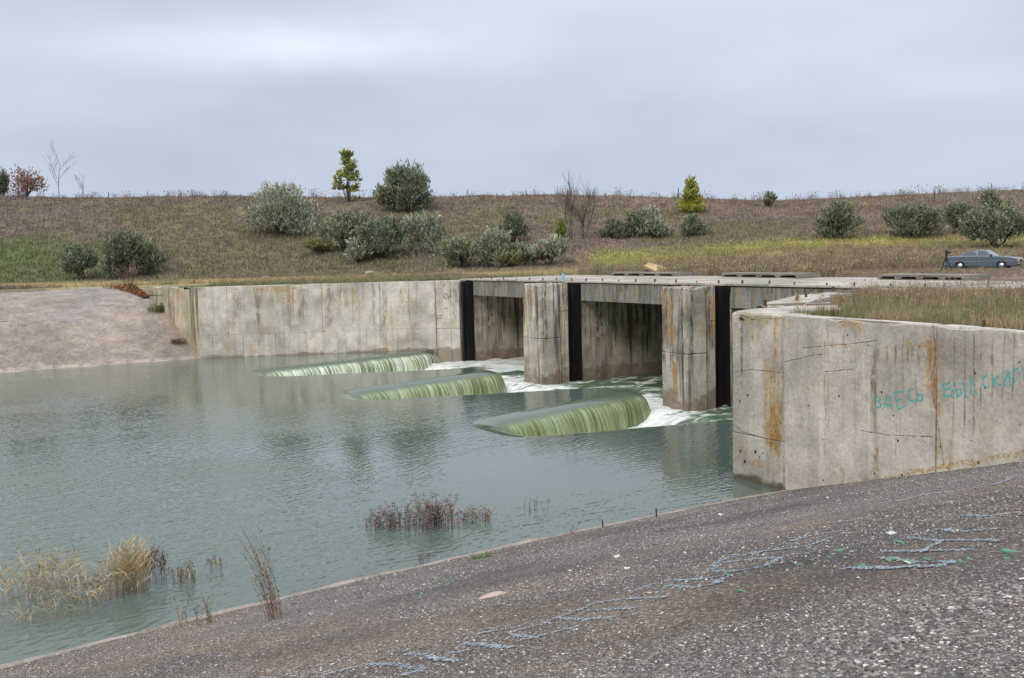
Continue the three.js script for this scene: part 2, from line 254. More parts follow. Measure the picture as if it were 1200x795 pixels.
// ---------------------------------------------------------------- paved slopes of the two banks
const gravelPaint = (() => {
  const P = new Paint(1024, 1024, 2.4, 2.4), r = rng(5), G = 96, cells = [];
  for (let i = 0; i < G * G; i++) cells.push([r(), r(), r(), r()]);
  P.each((x, y, d, k, b, q) => {
    const gx = x / 2.4 * G, gy = y / 2.4 * G, cx = Math.floor(gx), cy = Math.floor(gy); let best = 9, second = 9, id = 0;
    for (let v = -1; v <= 1; v++) for (let u = -1; u <= 1; u++) { const ii = ((cx + u + G) % G) + ((cy + v + G) % G) * G, c = cells[ii], D = Math.hypot(cx + u + c[0] - gx, (cy + v + c[1] - gy) * 1.2); if (D < best) { second = best; best = D; id = ii; } else if (D < second) second = D; }
    const c = cells[id], edge = sm(0.02, 0.2, second - best), px = x / 2.4 * 256, py = y / 2.4 * 256;
    let t = c[2] < 0.08 ? 0.60 + c[3] * 0.16 : c[2] < 0.36 ? 0.48 + c[3] * 0.12 : 0.33 + c[3] * 0.12; t *= 0.82 + 0.36 * (vn(px, py) * 0.6 + vn(px * 3, py * 3) * 0.4);
    const w = c[3];
    d[k] = t * 1.03; d[k + 1] = t * lerp(0.93, 0.965, w); d[k + 2] = t * lerp(0.85, 0.925, w); b[q] = edge * (0.3 + c[3]) * 0.012 + vn(px * 2, py * 2) * 0.002;
  });
  return P;
})();
const bankMat = gravelPaint.mat({ vertexColors: true, roughness: 0.95 });
const bankTint = (x, z) => { const a = fbm(x * 0.22, z * 0.3, 4), b = fbm(x * 0.9 + 7, z * 0.9, 4), c = fbm(x * 0.11 + 50, z * 0.11, 3); let m = 0.70 + (a - 0.5) * 0.95 + (b - 0.5) * 0.55; const br = sm(0.45, 0.62, c + (b - 0.5) * 0.35); return [m * lerp(1, 1.06, br), m * lerp(1, 0.96, br), m * lerp(1.0, 0.82, br)]; };
{
  const qs = [], ns = []; for (let q = -22; q <= 34; q += 0.16) qs.push(q); for (let q = -24, s = 1; q > -420; q -= s, s *= 1.25) qs.unshift(q);
  for (let n = -5; n < -0.3; n += 0.5) ns.push(n); for (let n = -0.3; n < 22; n += 0.16) ns.push(n); for (let n = 22, s = 0.5; n < 700; n += s, s *= 1.3) ns.push(n);
  const mb = new MB(), rows = []; mb.col = [1, 1, 1];
  for (const q of qs) { const row = []; for (const n of ns) { const [x, z] = qn(q, n); const t = bankTint(x, z); mb.col = t; row.push(mb.v(x, bankH(x, z), z, x / 2.4, z / 2.4)); } rows.push(row); }
  for (let i = 0; i + 1 < rows.length; i++) for (let j = 0; j + 1 < ns.length; j++) mb.q(rows[i][j], rows[i + 1][j], rows[i + 1][j + 1], rows[i][j + 1]);
  struct('near_bank', mb.geo(), bankMat);
}
const dirL = [-0.86, 0.51], outL = [-0.51, -0.86];
function leftBank(s, t) { // s metres upstream from the wall corner, t 0..1 up the slope
  const w = sm(0, 12, s), foot = [CL[0] + dirL[0] * s, CL[1] + dirL[1] * s], T = [lerp(WL[0], CL[0] + dirL[0] * s + outL[0] * 20, w), lerp(WL[1], CL[1] + dirL[1] * s + outL[1] * 20, w)];
  const px = lerp(foot[0], T[0], t), pz = lerp(foot[1], T[1], t); return [px, 5.36 * Math.sin(clamp(t, -0.4, 1) * 1.35) / Math.sin(1.35) + (fbm(px * 0.5, pz * 0.5, 3) - 0.5) * 0.14, pz];
}
{
  const P = new Paint(1024, 1024, 12, 12);
  P.each((x, y, d, k, b, q) => { const X = x / 12 * 256, Y = y / 12 * 256; const f = vn(X, Y) * 0.4 + vn(X * 2, Y * 2) * 0.3 + vn(X * 4, Y * 4) * 0.3, g = vn(X / 16, Y / 16) * 0.5 + vn(X / 4, Y / 4) * 0.5; const chip = sm(0.87, 0.95, vn(X * 2 + 9, Y * 2 + 3)); let m = 0.545 + (f - 0.5) * 0.32 + (g - 0.5) * 0.2 + chip * 0.24; d[k] = m * 1.02; d[k + 1] = m * 0.955; d[k + 2] = m * 0.89; b[q] = f * 0.04 + chip * 0.03; });
  const m = P.mat({ vertexColors: true }), mb = new MB(), rows = []; mb.col = [1, 1, 1];
  for (let s = -1.2; s < 420; s += s < 60 ? 0.5 : (s - 50) * 0.4) { const r = []; for (let k = -12; k <= 62; k++) { const [x, y, z] = leftBank(s, k / 60); const a = fbm(x * 0.25, z * 0.25, 4), e = sm(0.45, 0.62, fbm(x * 0.12 + 9, z * 0.12, 3)); const mm = 0.9 + (a - 0.5) * 0.55; mb.col = [mm, mm * lerp(1, 0.93, e), mm * lerp(1, 0.84, e)]; r.push(mb.v(x, y, z, s / 12, k / 60 * 20 / 12)); } rows.push(r); }
  for (let i = 0; i + 1 < rows.length; i++) for (let k = 0; k + 1 < rows[0].length; k++) mb.q(rows[i][k], rows[i][k + 1], rows[i + 1][k + 1], rows[i + 1][k]);
  struct('far_bank', mb.geo(), m);
}

// ---------------------------------------------------------------- water: the reservoir, the labyrinth crest and the low pool
const crest = (() => {
  const raw = [[-6.3, -82.2], [-7.0, -79.6], [-17.2, -68.3], [-15.4, -64.9], [-2.3, -67.3], [-1.0, -65.0], [-9.2, -56.0], [-7.8, -52.9], [5.4, -56.0], [6.7, -53.6], [-1.4, -44.2], [0.5, -40.9], [10.6, -44.5], [13.8, -42.4]];
  const out = [raw[0]]; const cut = 1.2;
  for (let i = 1; i + 1 < raw.length; i++) { const A = raw[i - 1], B = raw[i], C = raw[i + 1]; const la = Math.hypot(A[0] - B[0], A[1] - B[1]), lc = Math.hypot(C[0] - B[0], C[1] - B[1]), c = Math.min(cut, la * 0.47, lc * 0.47); const P = [B[0] + (A[0] - B[0]) / la * c, B[1] + (A[1] - B[1]) / la * c], Q = [B[0] + (C[0] - B[0]) / lc * c, B[1] + (C[1] - B[1]) / lc * c];
    for (let k = 0; k <= 6; k++) { const t = k / 6; out.push([lerp(lerp(P[0], B[0], t), lerp(B[0], Q[0], t), t), lerp(lerp(P[1], B[1], t), lerp(B[1], Q[1], t), t)]); } }
  out.push(raw[raw.length - 1]);
  const d = []; for (let i = 0; i + 1 < out.length; i++) { const l = Math.hypot(out[i + 1][0] - out[i][0], out[i + 1][1] - out[i][1]), k = Math.max(1, Math.round(l / 0.2)); for (let j = 0; j < k; j++) d.push([lerp(out[i][0], out[i + 1][0], j / k), lerp(out[i][1], out[i + 1][1], j / k)]); } d.push(out[out.length - 1]);
  let s = 0; return d.map((p, i) => { const a = d[Math.max(0, i - 1)], b = d[Math.min(d.length - 1, i + 1)], dx = b[0] - a[0], dz = b[1] - a[1], l = Math.hypot(dx, dz); if (i) s += Math.hypot(p[0] - d[i - 1][0], p[1] - d[i - 1][1]); return { p, n: [-dz / l, dx / l], s }; });
})();
// n points to the trough (downstream) side when it points away from the reservoir; find the sign once
const FLOW = (() => { const m = crest.find((c) => c.p[0] > -12 && c.p[0] < -11); return m.n[0] * 0.5 + m.n[1] * 0.8 > 0 ? 1 : -1; })();
const UPO = -0.8;                                              // where the surface begins to bend towards the lip
const waterBump = (() => {
  const N = 512, tile = new Float32Array(N * N), r = rng(12), waves = [];
  for (let k = 0; k < 70; k++) { const th = 0.55 + (r() + r() + r() - 1.5) * 1.0, f = Math.round(8 + Math.pow(r(), 1.3) * 46); waves.push([Math.round(Math.cos(th) * f), Math.round(Math.sin(th) * f), r() * 6.28, 1 / Math.pow(f, 1.05)]); }
  for (const [kx, ky, ph, am] of waves) { const sx = [], cx = []; for (let i = 0; i < N; i++) { const a = 2 * Math.PI * kx * i / N + ph; sx.push(Math.sin(a)); cx.push(Math.cos(a)); } for (let j = 0; j < N; j++) { const b = 2 * Math.PI * ky * j / N, sb = Math.sin(b) * am, cb = Math.cos(b) * am; for (let i = 0; i < N; i++) tile[j * N + i] += sx[i] * cb + cx[i] * sb; } }
  const S = (u, v) => { u *= N; v *= N; const x = Math.floor(u), y = Math.floor(v), fx = u - x, fy = v - y, a = (x % N + N) % N, b = (a + 1) % N, c = ((y % N + N) % N) * N, d = (((y + 1) % N + N) % N) * N; return lerp(lerp(tile[c + a], tile[c + b], fx), lerp(tile[d + a], tile[d + b], fx), fy); };
  const W = 2048, M = 84, out = new Float32Array(W * W); let lo = 1e9, hi = -1e9;
  const cr = crest.filter((_, i) => i % 6 === 0).map((c) => c.p);
  const G = 128, calm = new Float32Array(G * G); for (let j = 0; j < G; j++) for (let i = 0; i < G; i++) { const x = -60 + i / G * M, z = -96 + j / G * M; let D = 99; for (const p of cr) D = Math.min(D, Math.hypot(p[0] - x, p[1] - z)); calm[j * G + i] = lerp(0.28, 1, sm(1, 14, D)); }
  for (let j = 0; j < W; j++) for (let i = 0; i < W; i++) { const x = -60 + i / W * M, z = -96 + j / W * M; const gi = Math.min(G - 1, i * G / W | 0), gj = Math.min(G - 1, j * G / W | 0);
    const gust = 0.35 + 0.9 * sm(0.3, 0.7, fbm(x * 0.11 + 4, z * 0.2, 3)); const v = (S(x / 3.1, z / 3.1) + 0.6 * S(x / 6.3 + z * 0.01, z / 6.3) + 0.45 * S(x / 13, z / 13) ) * gust * calm[gj * G + gi]; out[j * W + i] = v; if (v < lo) lo = v; if (v > hi) hi = v; }
  const A = new Uint8Array(W * W * 4); for (let i = 0; i < W * W; i++) { const v = (out[i] - lo) / (hi - lo) * 255; A[i * 4] = A[i * 4 + 1] = A[i * 4 + 2] = v; A[i * 4 + 3] = 255; }
  const t = new THREE.DataTexture(A, W, W); t.magFilter = THREE.LinearFilter; t.minFilter = THREE.LinearMipmapLinearFilter; t.generateMipmaps = true; t.wrapS = t.wrapT = THREE.RepeatWrapping; t.needsUpdate = true; return { t, M };
})();
const waterUV = (x, z) => [(x + 60) / waterBump.M, (z + 96) / waterBump.M];
const waterMat = new THREE.MeshPhysicalMaterial({ color: new THREE.Color().setRGB(0.082, 0.109, 0.088), roughness: 0.045, ior: 1.42, bumpMap: waterBump.t, bumpScale: 0.042 });
{
  const off = crest.map((c) => [c.p[0] + c.n[0] * FLOW * UPO, c.p[1] + c.n[1] * FLOW * UPO]);
  const poly = [[-6.3, -83.0], ...off, [14.2, -42], [9.6, -34.5], [8.6, -30.0], ...[9, 4, 0, -5, -10, -16, -24, -40, -400].map((q) => qn(q, 0.0045 * Math.min(q * q, 400) + 1.0)), [-500, 180], [CL[0] + dirL[0] * 420 + outL[0] * 1.5, CL[1] + dirL[1] * 420 + outL[1] * 1.5], [CL[0] + dirL[0] * 2 + outL[0] * 1.5, CL[1] + dirL[1] * 2 + outL[1] * 1.5], [-24.4, -79.2], [-9, -81.5]];
  const tri = THREE.ShapeUtils.triangulateShape(poly.map((p) => new THREE.Vector2(p[0], p[1])), []);
  const mb = new MB(); poly.forEach((p) => mb.v(p[0], 0, p[1], ...waterUV(p[0], p[1])));
  for (const [a, b, c] of tri) { const A = poly[a], B = poly[b], C = poly[c]; (B[0] - A[0]) * (C[1] - A[1]) - (B[1] - A[1]) * (C[0] - A[0]) > 0 ? mb.t(a, c, b) : mb.t(a, b, c); }
  struct('reservoir_water', mb.geo(), waterMat);
}
// sheets of water rolling over the crest
const streakMat = (white) => {
  const P = new Paint(1024, 256, 10, 1);
  P.each((x, y, d, k, b, q) => {                                   // y 0 at the upstream edge, 1 at the foot
    const f = sm(0.32, 0.5, y + (vn(x * 5, 1) - 0.5) * 0.02), wx = x + (vn(x * 1.3, y * 2) - 0.5) * 0.25 * y, env = vn(x * 0.9 + 3, 2.5), env2 = vn(x * 2.7, 7.5);
    const s1 = vn(wx * 2.3, y * 0.7 + 3), s2 = vn(wx * 6.1, y * 1.1 + 9), s3 = vn(wx * 15.7, y * 1.6), s4 = vn(wx * 33, y * 3), s = s1 * 0.10 + s2 * 0.27 + s3 * 0.35 + s4 * 0.28, brk = vn(wx * 19, y * 13) * 0.5 + vn(wx * 41, y * 31) * 0.5;
    const froth = sm(0.50 - white * 0.16 - env * 0.08, 0.70, s + (brk - 0.5) * (0.1 + 0.25 * y)) * f * (0.45 + 0.55 * env2 + white * 0.3), dark = sm(0.46, 0.30, s + (env - 0.5) * 0.10) * f;
    const g = [0.33, 0.38, 0.32], m = [0.485, 0.525, 0.37]; let c = [0, 1, 2].map((i) => lerp(g[i], m[i] * (0.86 + 0.28 * env2), f)); c = c.map((v, i) => lerp(v, [0.87, 0.89, 0.82][i], clamp(froth * (0.40 + white * 0.5)))); c = c.map((v, i) => lerp(v, lerp([0.30, 0.335, 0.18][i], [0.42, 0.42, 0.36][i], white), dark * 0.6));
    d[k] = c[0]; d[k + 1] = c[1]; d[k + 2] = c[2]; b[q] = s * 0.07 * f + brk * 0.03 * f * y;
  });
  const m = P.maps(); return new THREE.MeshPhysicalMaterial({ map: m.map, bumpMap: m.bump, bumpScale: m.scale, roughness: 0.08, ior: 1.33 });
};
{
  const prof = [[UPO, 0], [-0.6, -0.01], [-0.38, -0.03], [-0.14, -0.065], [0.08, -0.12], [0.3, -0.19], [0.47, -0.29], [0.6, -0.42], [0.7, -0.57], [0.78, -0.75], [0.86, -0.97], [0.94, -1.24], [1.01, -1.56], [1.07, -1.9]];
  const cuts = [0, crest.findIndex((c) => c.p[0] > -1.45 && c.p[1] > -67 && c.p[1] < -65), crest.findIndex((c) => c.p[0] > 6.2 && c.p[1] > -55.4), crest.length - 1], mats = [streakMat(1), streakMat(0.25), streakMat(0)];
  for (let w = 0; w < 3; w++) {
    const mb = new MB(), rows = [];
    for (let i = cuts[w]; i <= cuts[w + 1]; i++) { const c = crest[i], r = []; prof.forEach(([e, y], k) => { const t = sm(4, 13, k), wob = (vn(c.s * 2.1, k * 0.12 + w) - 0.5) * 0.16 * t + (vn(c.s * 6.3, k * 0.2) - 0.5) * 0.06 * t; const E = e + wob; r.push(mb.v(c.p[0] + c.n[0] * FLOW * E, y - (vn(c.s * 1.1, 5) - 0.5) * 0.05 * sm(3, 7, k), c.p[1] + c.n[1] * FLOW * E, c.s / 10, k / (prof.length - 1) * 0.998 + 0.001)); }); rows.push(r); }
    for (let i = 0; i + 1 < rows.length; i++) for (let k = 0; k + 1 < prof.length; k++) FLOW > 0 ? mb.q(rows[i][k], rows[i + 1][k], rows[i + 1][k + 1], rows[i][k + 1]) : mb.q(rows[i][k], rows[i][k + 1], rows[i + 1][k + 1], rows[i + 1][k]);
    struct('falling_water', mb.geo(), mats[w]);
  }
}
// low pool with foam
{
  const P = new Paint(1024, 1024, 52, 52), cr = crest.filter((_, i) => i % 3 === 0).map((c) => [c.p[0] + c.n[0] * FLOW * 0.9, c.p[1] + c.n[1] * FLOW * 0.9]);
  const G = 160, near = new Float32Array(G * G); for (let j = 0; j < G; j++) for (let i = 0; i < G; i++) { const a = -20 + i / G * 52, b = -20 + j / G * 52, [x, z] = loc(a, b); let D = 99; for (const p of cr) D = Math.min(D, Math.hypot(p[0] - x, p[1] - z)); near[j * G + i] = D; }
  P.each((x, y, d, k, b, q) => { const a = x - 20, bb = y - 20, D = near[Math.min(G - 1, y / 52 * G | 0) * G + Math.min(G - 1, x / 52 * G | 0)];
    const n = fbm(a * 0.55, bb * 1.5, 5), n2 = fbm(a * 2.4, bb * 4.6, 4), bay1 = sm(-6, -8, bb) * sm(-3, 1, a); const f = clamp(sm(0.36, 0.6, n * 0.65 + n2 * 0.35 + 0.30 * sm(4.2, 0.6, D) + bay1 * 0.3 - 0.11));
    const g = [0.30, 0.37, 0.29], w = [0.90, 0.91, 0.88].map((v) => v * (0.82 + 0.22 * n2)); for (let i = 0; i < 3; i++) d[k + i] = lerp(g[i], w[i], f); b[q] = f * 0.05 + n2 * 0.06; });
  const mp = P.maps(), m = new THREE.MeshPhysicalMaterial({ map: mp.map, bumpMap: mp.bump, bumpScale: mp.scale, roughness: 0.3, ior: 1.33 });
  const mb = new MB(), rows = [];
  for (let i = 0; i <= 150; i++) { const r = []; for (let j = 0; j <= 150; j++) { const a = -19 + i / 150 * 38, b = -19 + j / 150 * 48, [x, z] = loc(a, b); r.push(mb.v(x, LOW - 0.03 - 0.55 * sm(-2.6, -5.2, a) + (fbm(a * 1.1, b * 1.6, 4) - 0.5) * 0.32, z, (a + 20) / 52, (b + 20) / 52)); } rows.push(r); }
  for (let i = 0; i < 150; i++) for (let j = 0; j < 150; j++) mb.q(rows[i][j], rows[i][j + 1], rows[i + 1][j + 1], rows[i + 1][j]);
  struct('foaming_pool', mb.geo(), m);
}
// the concrete crest wall hidden under the water sheets
{
  const mb = new MB(), rows = [], pr = [[-0.22, -2.6], [-0.22, -0.24], [0.0, -0.2], [0.12, -0.3], [0.12, -2.6]];
  for (const c of crest) rows.push(pr.map(([e, y]) => mb.v(c.p[0] + c.n[0] * FLOW * e, y, c.p[1] + c.n[1] * FLOW * e, c.s / 4, y / 4)));
  for (let i = 0; i + 1 < rows.length; i++) for (let k = 0; k + 1 < pr.length; k++) mb.q(rows[i][k], rows[i + 1][k], rows[i + 1][k + 1], rows[i][k + 1]);
  single('labyrinth_weir', mb.geo(), new THREE.MeshStandardMaterial({ color: new THREE.Color().setRGB(0.38, 0.365, 0.32), roughness: 0.85 }), 'zigzag concrete weir wall under the green sheets of falling water', 'weir');
}
console.log('water done');
// ---------------------------------------------------------------- cast concrete walls
function frame(R, L) {                                        // a wall face: X metres from its right end R towards its left end L
  const len = Math.hypot(L[0] - R[0], L[1] - R[1]), t = [(L[0] - R[0]) / len, (L[1] - R[1]) / len], n = [t[1], -t[0]];
  return { len, t, n, at: (X, out = 0) => [R[0] + t[0] * X + n[0] * out, R[1] + t[1] * X + n[1] * out],
    hit(px, py) { const r = ray(px, py), k = (n[0] * R[0] + n[1] * R[1]) / (n[0] * r.x + n[1] * r.z); return [(r.x * k - R[0]) * t[0] + (r.z * k - R[1]) * t[1], EYE + r.y * k]; } };
}
const panelFoot = (F, X0, X1, thick, out = 0) => [F.at(X0, out), F.at(X1, out), F.at(X1, -thick), F.at(X0, -thick)];
const streakPx = (P, F, px, py0, py1, wpx, c, a, seed) => { const [X, y0] = F.hit(px, py0), [X1, y1] = F.hit(px, py1), [X2] = F.hit(px + wpx, py0); P.streak(X, y0, y0 - y1, Math.abs(X2 - X), c, a, seed); };
const blotPx = (P, F, px, py, rx, ry, c, a, seed, th) => { const [X, y] = F.hit(px, py), [X2] = F.hit(px + rx, py), [, y2] = F.hit(px, py - ry); P.blot(X, y, Math.abs(X2 - X), Math.abs(y2 - y), c, a, seed, th); };
const linePx = (P, F, pts, wid, c, a, rough, dep) => P.line(pts.map(([x, y]) => F.hit(x, y)), wid, c, a, rough, dep);
const pxX = (F, px) => F.hit(px, 380)[0];

// left retaining wall
const FL = frame([-3.95, -81.2], CL);
{
  const P = concrete(new Paint(2048, 768, 21, 7.5, -1.8), 3, { streaks: 0.22, lichen: 0.25, dirt: 0.25, tone: [0.735, 0.71, 0.655] });
  const r = rng(31);
  for (let k = 0; k < 34; k++) P.streak(r() * 20, 5.45, 0.6 + r() * 3.6, 0.04 + r() * 0.14, r() < 0.4 ? DRIP : [0.46, 0.40, 0.31], 0.15 + r() * 0.3, k);
  for (const [px, w] of [[303, 5], [300, 3], [385, 8], [449, 6], [352, 8], [278, 9], [510, 3], [532, 6]]) streakPx(P, FL, px, 338, px === 449 || px === 303 ? 412 : (392 - (px % 5) * 6), w, [0.38, 0.33, 0.25], 0.5, px);
  for (const px of [318, 324, 331, 337, 343, 414, 470, 405]) streakPx(P, FL, px, 337, 356 + (px % 7), 2.4, LICHEN, 0.75, px);
  blotPx(P, FL, 330, 339, 22, 5, LICHEN, 0.8, 4, 0.45); blotPx(P, FL, 230, 340, 10, 4, LICHEN, 0.7, 9); blotPx(P, FL, 455, 403, 7, 5, LICHEN, 0.5, 2); blotPx(P, FL, 304, 340, 8, 4, LICHEN, 0.8, 22);
  blotPx(P, FL, 472, 350, 4, 9, [0.80, 0.79, 0.75], 0.8, 5, 0.35);
  for (const [x, y, rx, ry] of [[226.5, 357.5, 1.6, 2], [228, 377, 1.7, 5], [230, 381, 1.4, 3], [224.5, 374.5, .8, .8]]) blotPx(P, FL, x, y, rx, ry, [0.07, 0.075, 0.10], 1, 3, 0.3);
  for (const pts of [[[521, 333], [519, 336]], [[520, 343], [526, 348], [522, 351], [519, 346]], [[524, 344], [520, 350]], [[512, 356], [516, 354]], [[519, 362], [524, 361]], [[514, 370], [518, 369], [516, 374], [513, 373]], [[527, 346], [525, 352]]]) linePx(P, FL, pts, 0.05, [0.40, 0.20, 0.17], 0.8, 0.8);
  P.area(0, 21, -1.8, 0.5, (X, Y, d, o) => P.mix(d, o, [0.46, 0.41, 0.34], 0.6 * sm(0.05, -0.1, Y - 0.16 - (fbm(X * 1.6, Y * 2, 4) - 0.5) * 0.5)));
  const m = P.mat();
  const w = thing('retaining_wall', 'long pale concrete wall of cast panels across the water from the gravel slope', 'wall');
  const up = [222.5, 267, 303, 341, 378, 414, 446, 480, 511], lo = [235, 248, 284, 322, 358, 394, 429, 465, 511], split = 1.72, g = 0.016;
  const run = (js, y0, y1, lean) => { for (let i = 0; i + 1 < js.length; i++) { const X1 = i === 0 ? FL.len : pxX(FL, js[i]) - g / 2, X0 = pxX(FL, js[i + 1]) + g / 2; part('panel', prism(panelFoot(FL, X0, X1, 0.5, (i % 3) * 0.006 + lean), y0, y1, m, { c: 0.014, seg: 0.8, rough: 0.012, dip: y1 > 4 ? 0.06 : 0.01, s0: X0 }), m, w); } };
  run(up, split + 0.008, 5.46, 0); run(lo, -1.6, split - 0.008, 0.02);
  part('core', prism(panelFoot(FL, pxX(FL, 511), FL.len - 0.1, 0.9, -0.05), -1.6, 5.42, m, { seg: 2 }), m, w);
  const a = thing('abutment_block', 'narrow concrete block between the long wall and first black gate groove', 'abutment');
  const Xj = pxX(FL, 511) - 0.05, Xm = pxX(FL, 529), ys = [-1.7, 1.65, 5.44];
  for (let k = 0; k < 2; k++) { part('block', prism(panelFoot(FL, Xm + 0.01, Xj, 0.9, 0.03), ys[k] + 0.006, ys[k + 1] - 0.006, m, { seg: 0.7, s0: Xm, dip: k ? 0.05 : 0 }), m, a); part('block', prism(panelFoot(FL, 0.02, Xm - 0.01, 0.9, 0.08), ys[k] + 0.006, ys[k + 1] - 0.006, m, { seg: 0.7, s0: 0, c: 0.05, dip: 0.03, rough: 0.03 }), m, a); }
  part('core', prism(panelFoot(FL, 0.1, Xj + 0.1, 0.9, -0.1), -1.7, 5.4, m, { seg: 2 }), m, a);
  // the dark stub where the first crest meets the wall
  const sb = prism(panelFoot(FL, pxX(FL, 506), pxX(FL, 498), 0.3, 0.75), -1.6, 0.05, m, { seg: 0.4, rough: 0.05 });
  single('weir_end_stub', sb, new THREE.MeshStandardMaterial({ color: new THREE.Color().setRGB(0.085, 0.078, 0.05), roughness: 0.7 }), 'dark algae covered concrete stub where the weir meets the long wall', 'weir stub');
  // wing running up the far bank
  const FW = frame(CL, WL), Pw = concrete(new Paint(1024, 512, 16, 7.5, -1.8), 8, { streaks: 1.0, lichen: 0.6, dirt: 0.5, boards: 0.9, tone: [0.66, 0.62, 0.53] });
  for (let k = 0; k < 16; k++) Pw.streak(0.4 + k * 0.95, 5.4, 1.5 + r() * 3.5, 0.08 + r() * 0.14, k % 2 ? LICHEN : [0.40, 0.33, 0.2], 0.6, 50 + k);
  const mw = Pw.mat(), ww = thing('retaining_wall', 'stained concrete wing wall beside the far paved slope and orange leaves', 'wall');
  const cuts = [0.02, 1.5, 3.2, 5.2, 7.6, 10.2, 14.8]; for (let i = 0; i + 1 < cuts.length; i++) part('panel', prism(panelFoot(FW, cuts[i] + 0.01, cuts[i + 1] - 0.01, 0.7, (i % 2) * 0.03), -1.4, 5.42 - (i === 1 ? 0.16 : i === 2 ? 0.10 : i === 5 ? 0.14 : 0), mw, { seg: 0.9, dip: 0.09, s0: cuts[i] }), mw, ww);
}
// right pilaster, the curved wall behind it and the wing wall with the painted words
const FR = frame([15.7, -13.0], [8.12, -30.38]), FP = frame([8.02, -30.45], [6.98, -32.35]);
{
  const P = concrete(new Paint(2048, 768, 19.4, 7.2, -1.2), 14, { streaks: 0.14, lichen: 0.1, dirt: 0.3, tone: [0.66, 0.634, 0.587] }), r = rng(8);
  for (let k = 0; k < 46; k++) P.streak(5 + r() * 13.6, 5.3 - r() * 0.8, 0.8 + r() * 3.6, 0.02 + r() * 0.05, r() < 0.6 ? [0.40, 0.37, 0.32] : [0.48, 0.40, 0.28], 0.2 + r() * 0.35, 100 + k);
  streakPx(P, FR, 1027, 408, 562, 6, [0.40, 0.33, 0.23], 0.85, 3); streakPx(P, FR, 1029, 525, 566, 4, LICHEN, 0.8, 7); streakPx(P, FR, 988, 548, 572, 4, LICHEN, 0.7, 9);
  for (let k = 0; k < 5; k++) streakPx(P, FR, 1087 + k * 3.2, 398, 462 + k * 9, 3.4, k % 2 ? RUST : LICHEN, 0.85, 20 + k);
  streakPx(P, FR, 1100, 470, 545, 4, LICHEN, 0.8, 31); streakPx(P, FR, 1111, 515, 560, 7, [0.55, 0.43, 0.26], 0.8, 33);
  for (const px of [1040, 1050, 1058, 1064, 1070, 1078]) streakPx(P, FR, px, 404, 425 + px % 9, 2.4, [0.47, 0.39, 0.22], 0.75, px);
  for (const px of [1118, 1131, 1142, 1150, 1163, 1176, 1188]) streakPx(P, FR, px, 392, 440 + (px * 7) % 90, 1.7, [0.33, 0.30, 0.25], 0.7, px);
  blotPx(P, FR, 996, 380, 22, 7, LICHEN, 0.85, 5, 0.5); blotPx(P, FR, 1080, 404, 30, 4, LICHEN, 0.6, 8, 0.5); blotPx(P, FR, 1060, 376, 60, 4, LICHEN, 0.5, 12, 0.55); blotPx(P, FR, 985, 405, 25, 3, LICHEN, 0.7, 15, 0.5); blotPx(P, FR, 1010, 430, 20, 5, [0.82, 0.80, 0.76], 0.5, 6); blotPx(P, FR, 1089, 446, 6, 4, [0.85, 0.82, 0.78], 0.7, 7, 0.4);
  for (let k = 0; k < 9; k++) { const a = [930 + k * 30, 580 - k * 5.4], b = [960 + k * 30, 574 - k * 5.4]; linePx(P, FR, [a, b], 0.08, [0.60, 0.44, 0.2], 0.6, 0.95); }
  const cr = [[[918, 425], [935, 421], [950, 417], [968, 415]], [[984, 377], [998, 372]], [[918, 372], [917, 570]], [[1094, 380], [1098, 420], [1092, 444], [1099, 500], [1106, 545]], [[1010, 505], [1040, 510], [1095, 512]], [[940, 408], [1000, 403], [1030, 399]], [[968, 436], [1000, 433]], [[1128, 512], [1145, 521]]];
  for (const c of cr) linePx(P, FR, c, 0.012, [0.24, 0.21, 0.18], 0.75, 0.7, 0.02);
  for (let k = 0; k < 40; k++) { const X = 6 + r() * 12, y = r() * 5; P.blot(X, y, 0.025, 0.03, [0.14, 0.13, 0.12], 0.9, k, 0.35); }
  const Z = (pts) => pts.map(([x, y]) => [1000 + x / 4.97, 400 + y / 4.97]);
  const letters = [[[128, 327], [146, 320], [161, 333], [147, 352], [166, 364], [160, 384], [128, 392]], [[178, 400], [186, 373], [226, 373], [230, 402]], [[190, 372], [202, 312], [222, 372]], [[243, 300], [264, 394]], [[243, 300], [292, 289]], [[252, 346], [282, 338]], [[264, 394], [314, 376]], [[348, 280], [328, 290], [324, 332], [340, 352], [364, 345]], [[378, 277], [382, 349]], [[382, 314], [405, 317], [411, 338], [396, 352], [382, 349]],
    [[558, 242], [522, 250], [530, 320]], [[527, 281], [560, 275], [578, 291], [570, 316], [530, 321]], [[590, 240], [606, 326]], [[598, 286], [621, 280], [629, 306], [606, 326]], [[634, 230], [658, 332]], [[679, 308], [683, 218], [716, 308]], [[777, 199], [755, 210], [751, 250], [765, 270], [787, 265]], [[807, 193], [820, 268]], [[842, 204], [815, 229], [855, 257]], [[869, 174], [880, 251], [906, 184], [916, 260]], [[939, 238], [932, 169], [960, 159]], [[985, 150], [998, 184], [1016, 140]], [[998, 184], [990, 228]]];
  for (const l of letters) { linePx(P, FR, Z(l), 0.032, [0.22, 0.62, 0.60], 0.92, 0.55); linePx(P, FR, Z(l), 0.05, [0.30, 0.62, 0.60], 0.25, 0.95); }
  const m = P.mat(), w = thing('retaining_wall', 'concrete wing wall with turquoise handwritten words above the gravel slope', 'wall');
  const Xj = FR.hit(1097, 470)[0], Xk = Xj - 4.3;
  for (const [a, b, o] of [[Xj + 0.012, FR.len, 0.03], [Xk + 0.01, Xj - 0.012, 0], [0.02, Xk - 0.01, 0.015]]) part('panel', prism(panelFoot(FR, a, b, 0.42, o), -1.0, 5.3, m, { seg: 0.45, rough: 0.022, dip: 0.07, s0: a, c: 0.03 }), m, w);
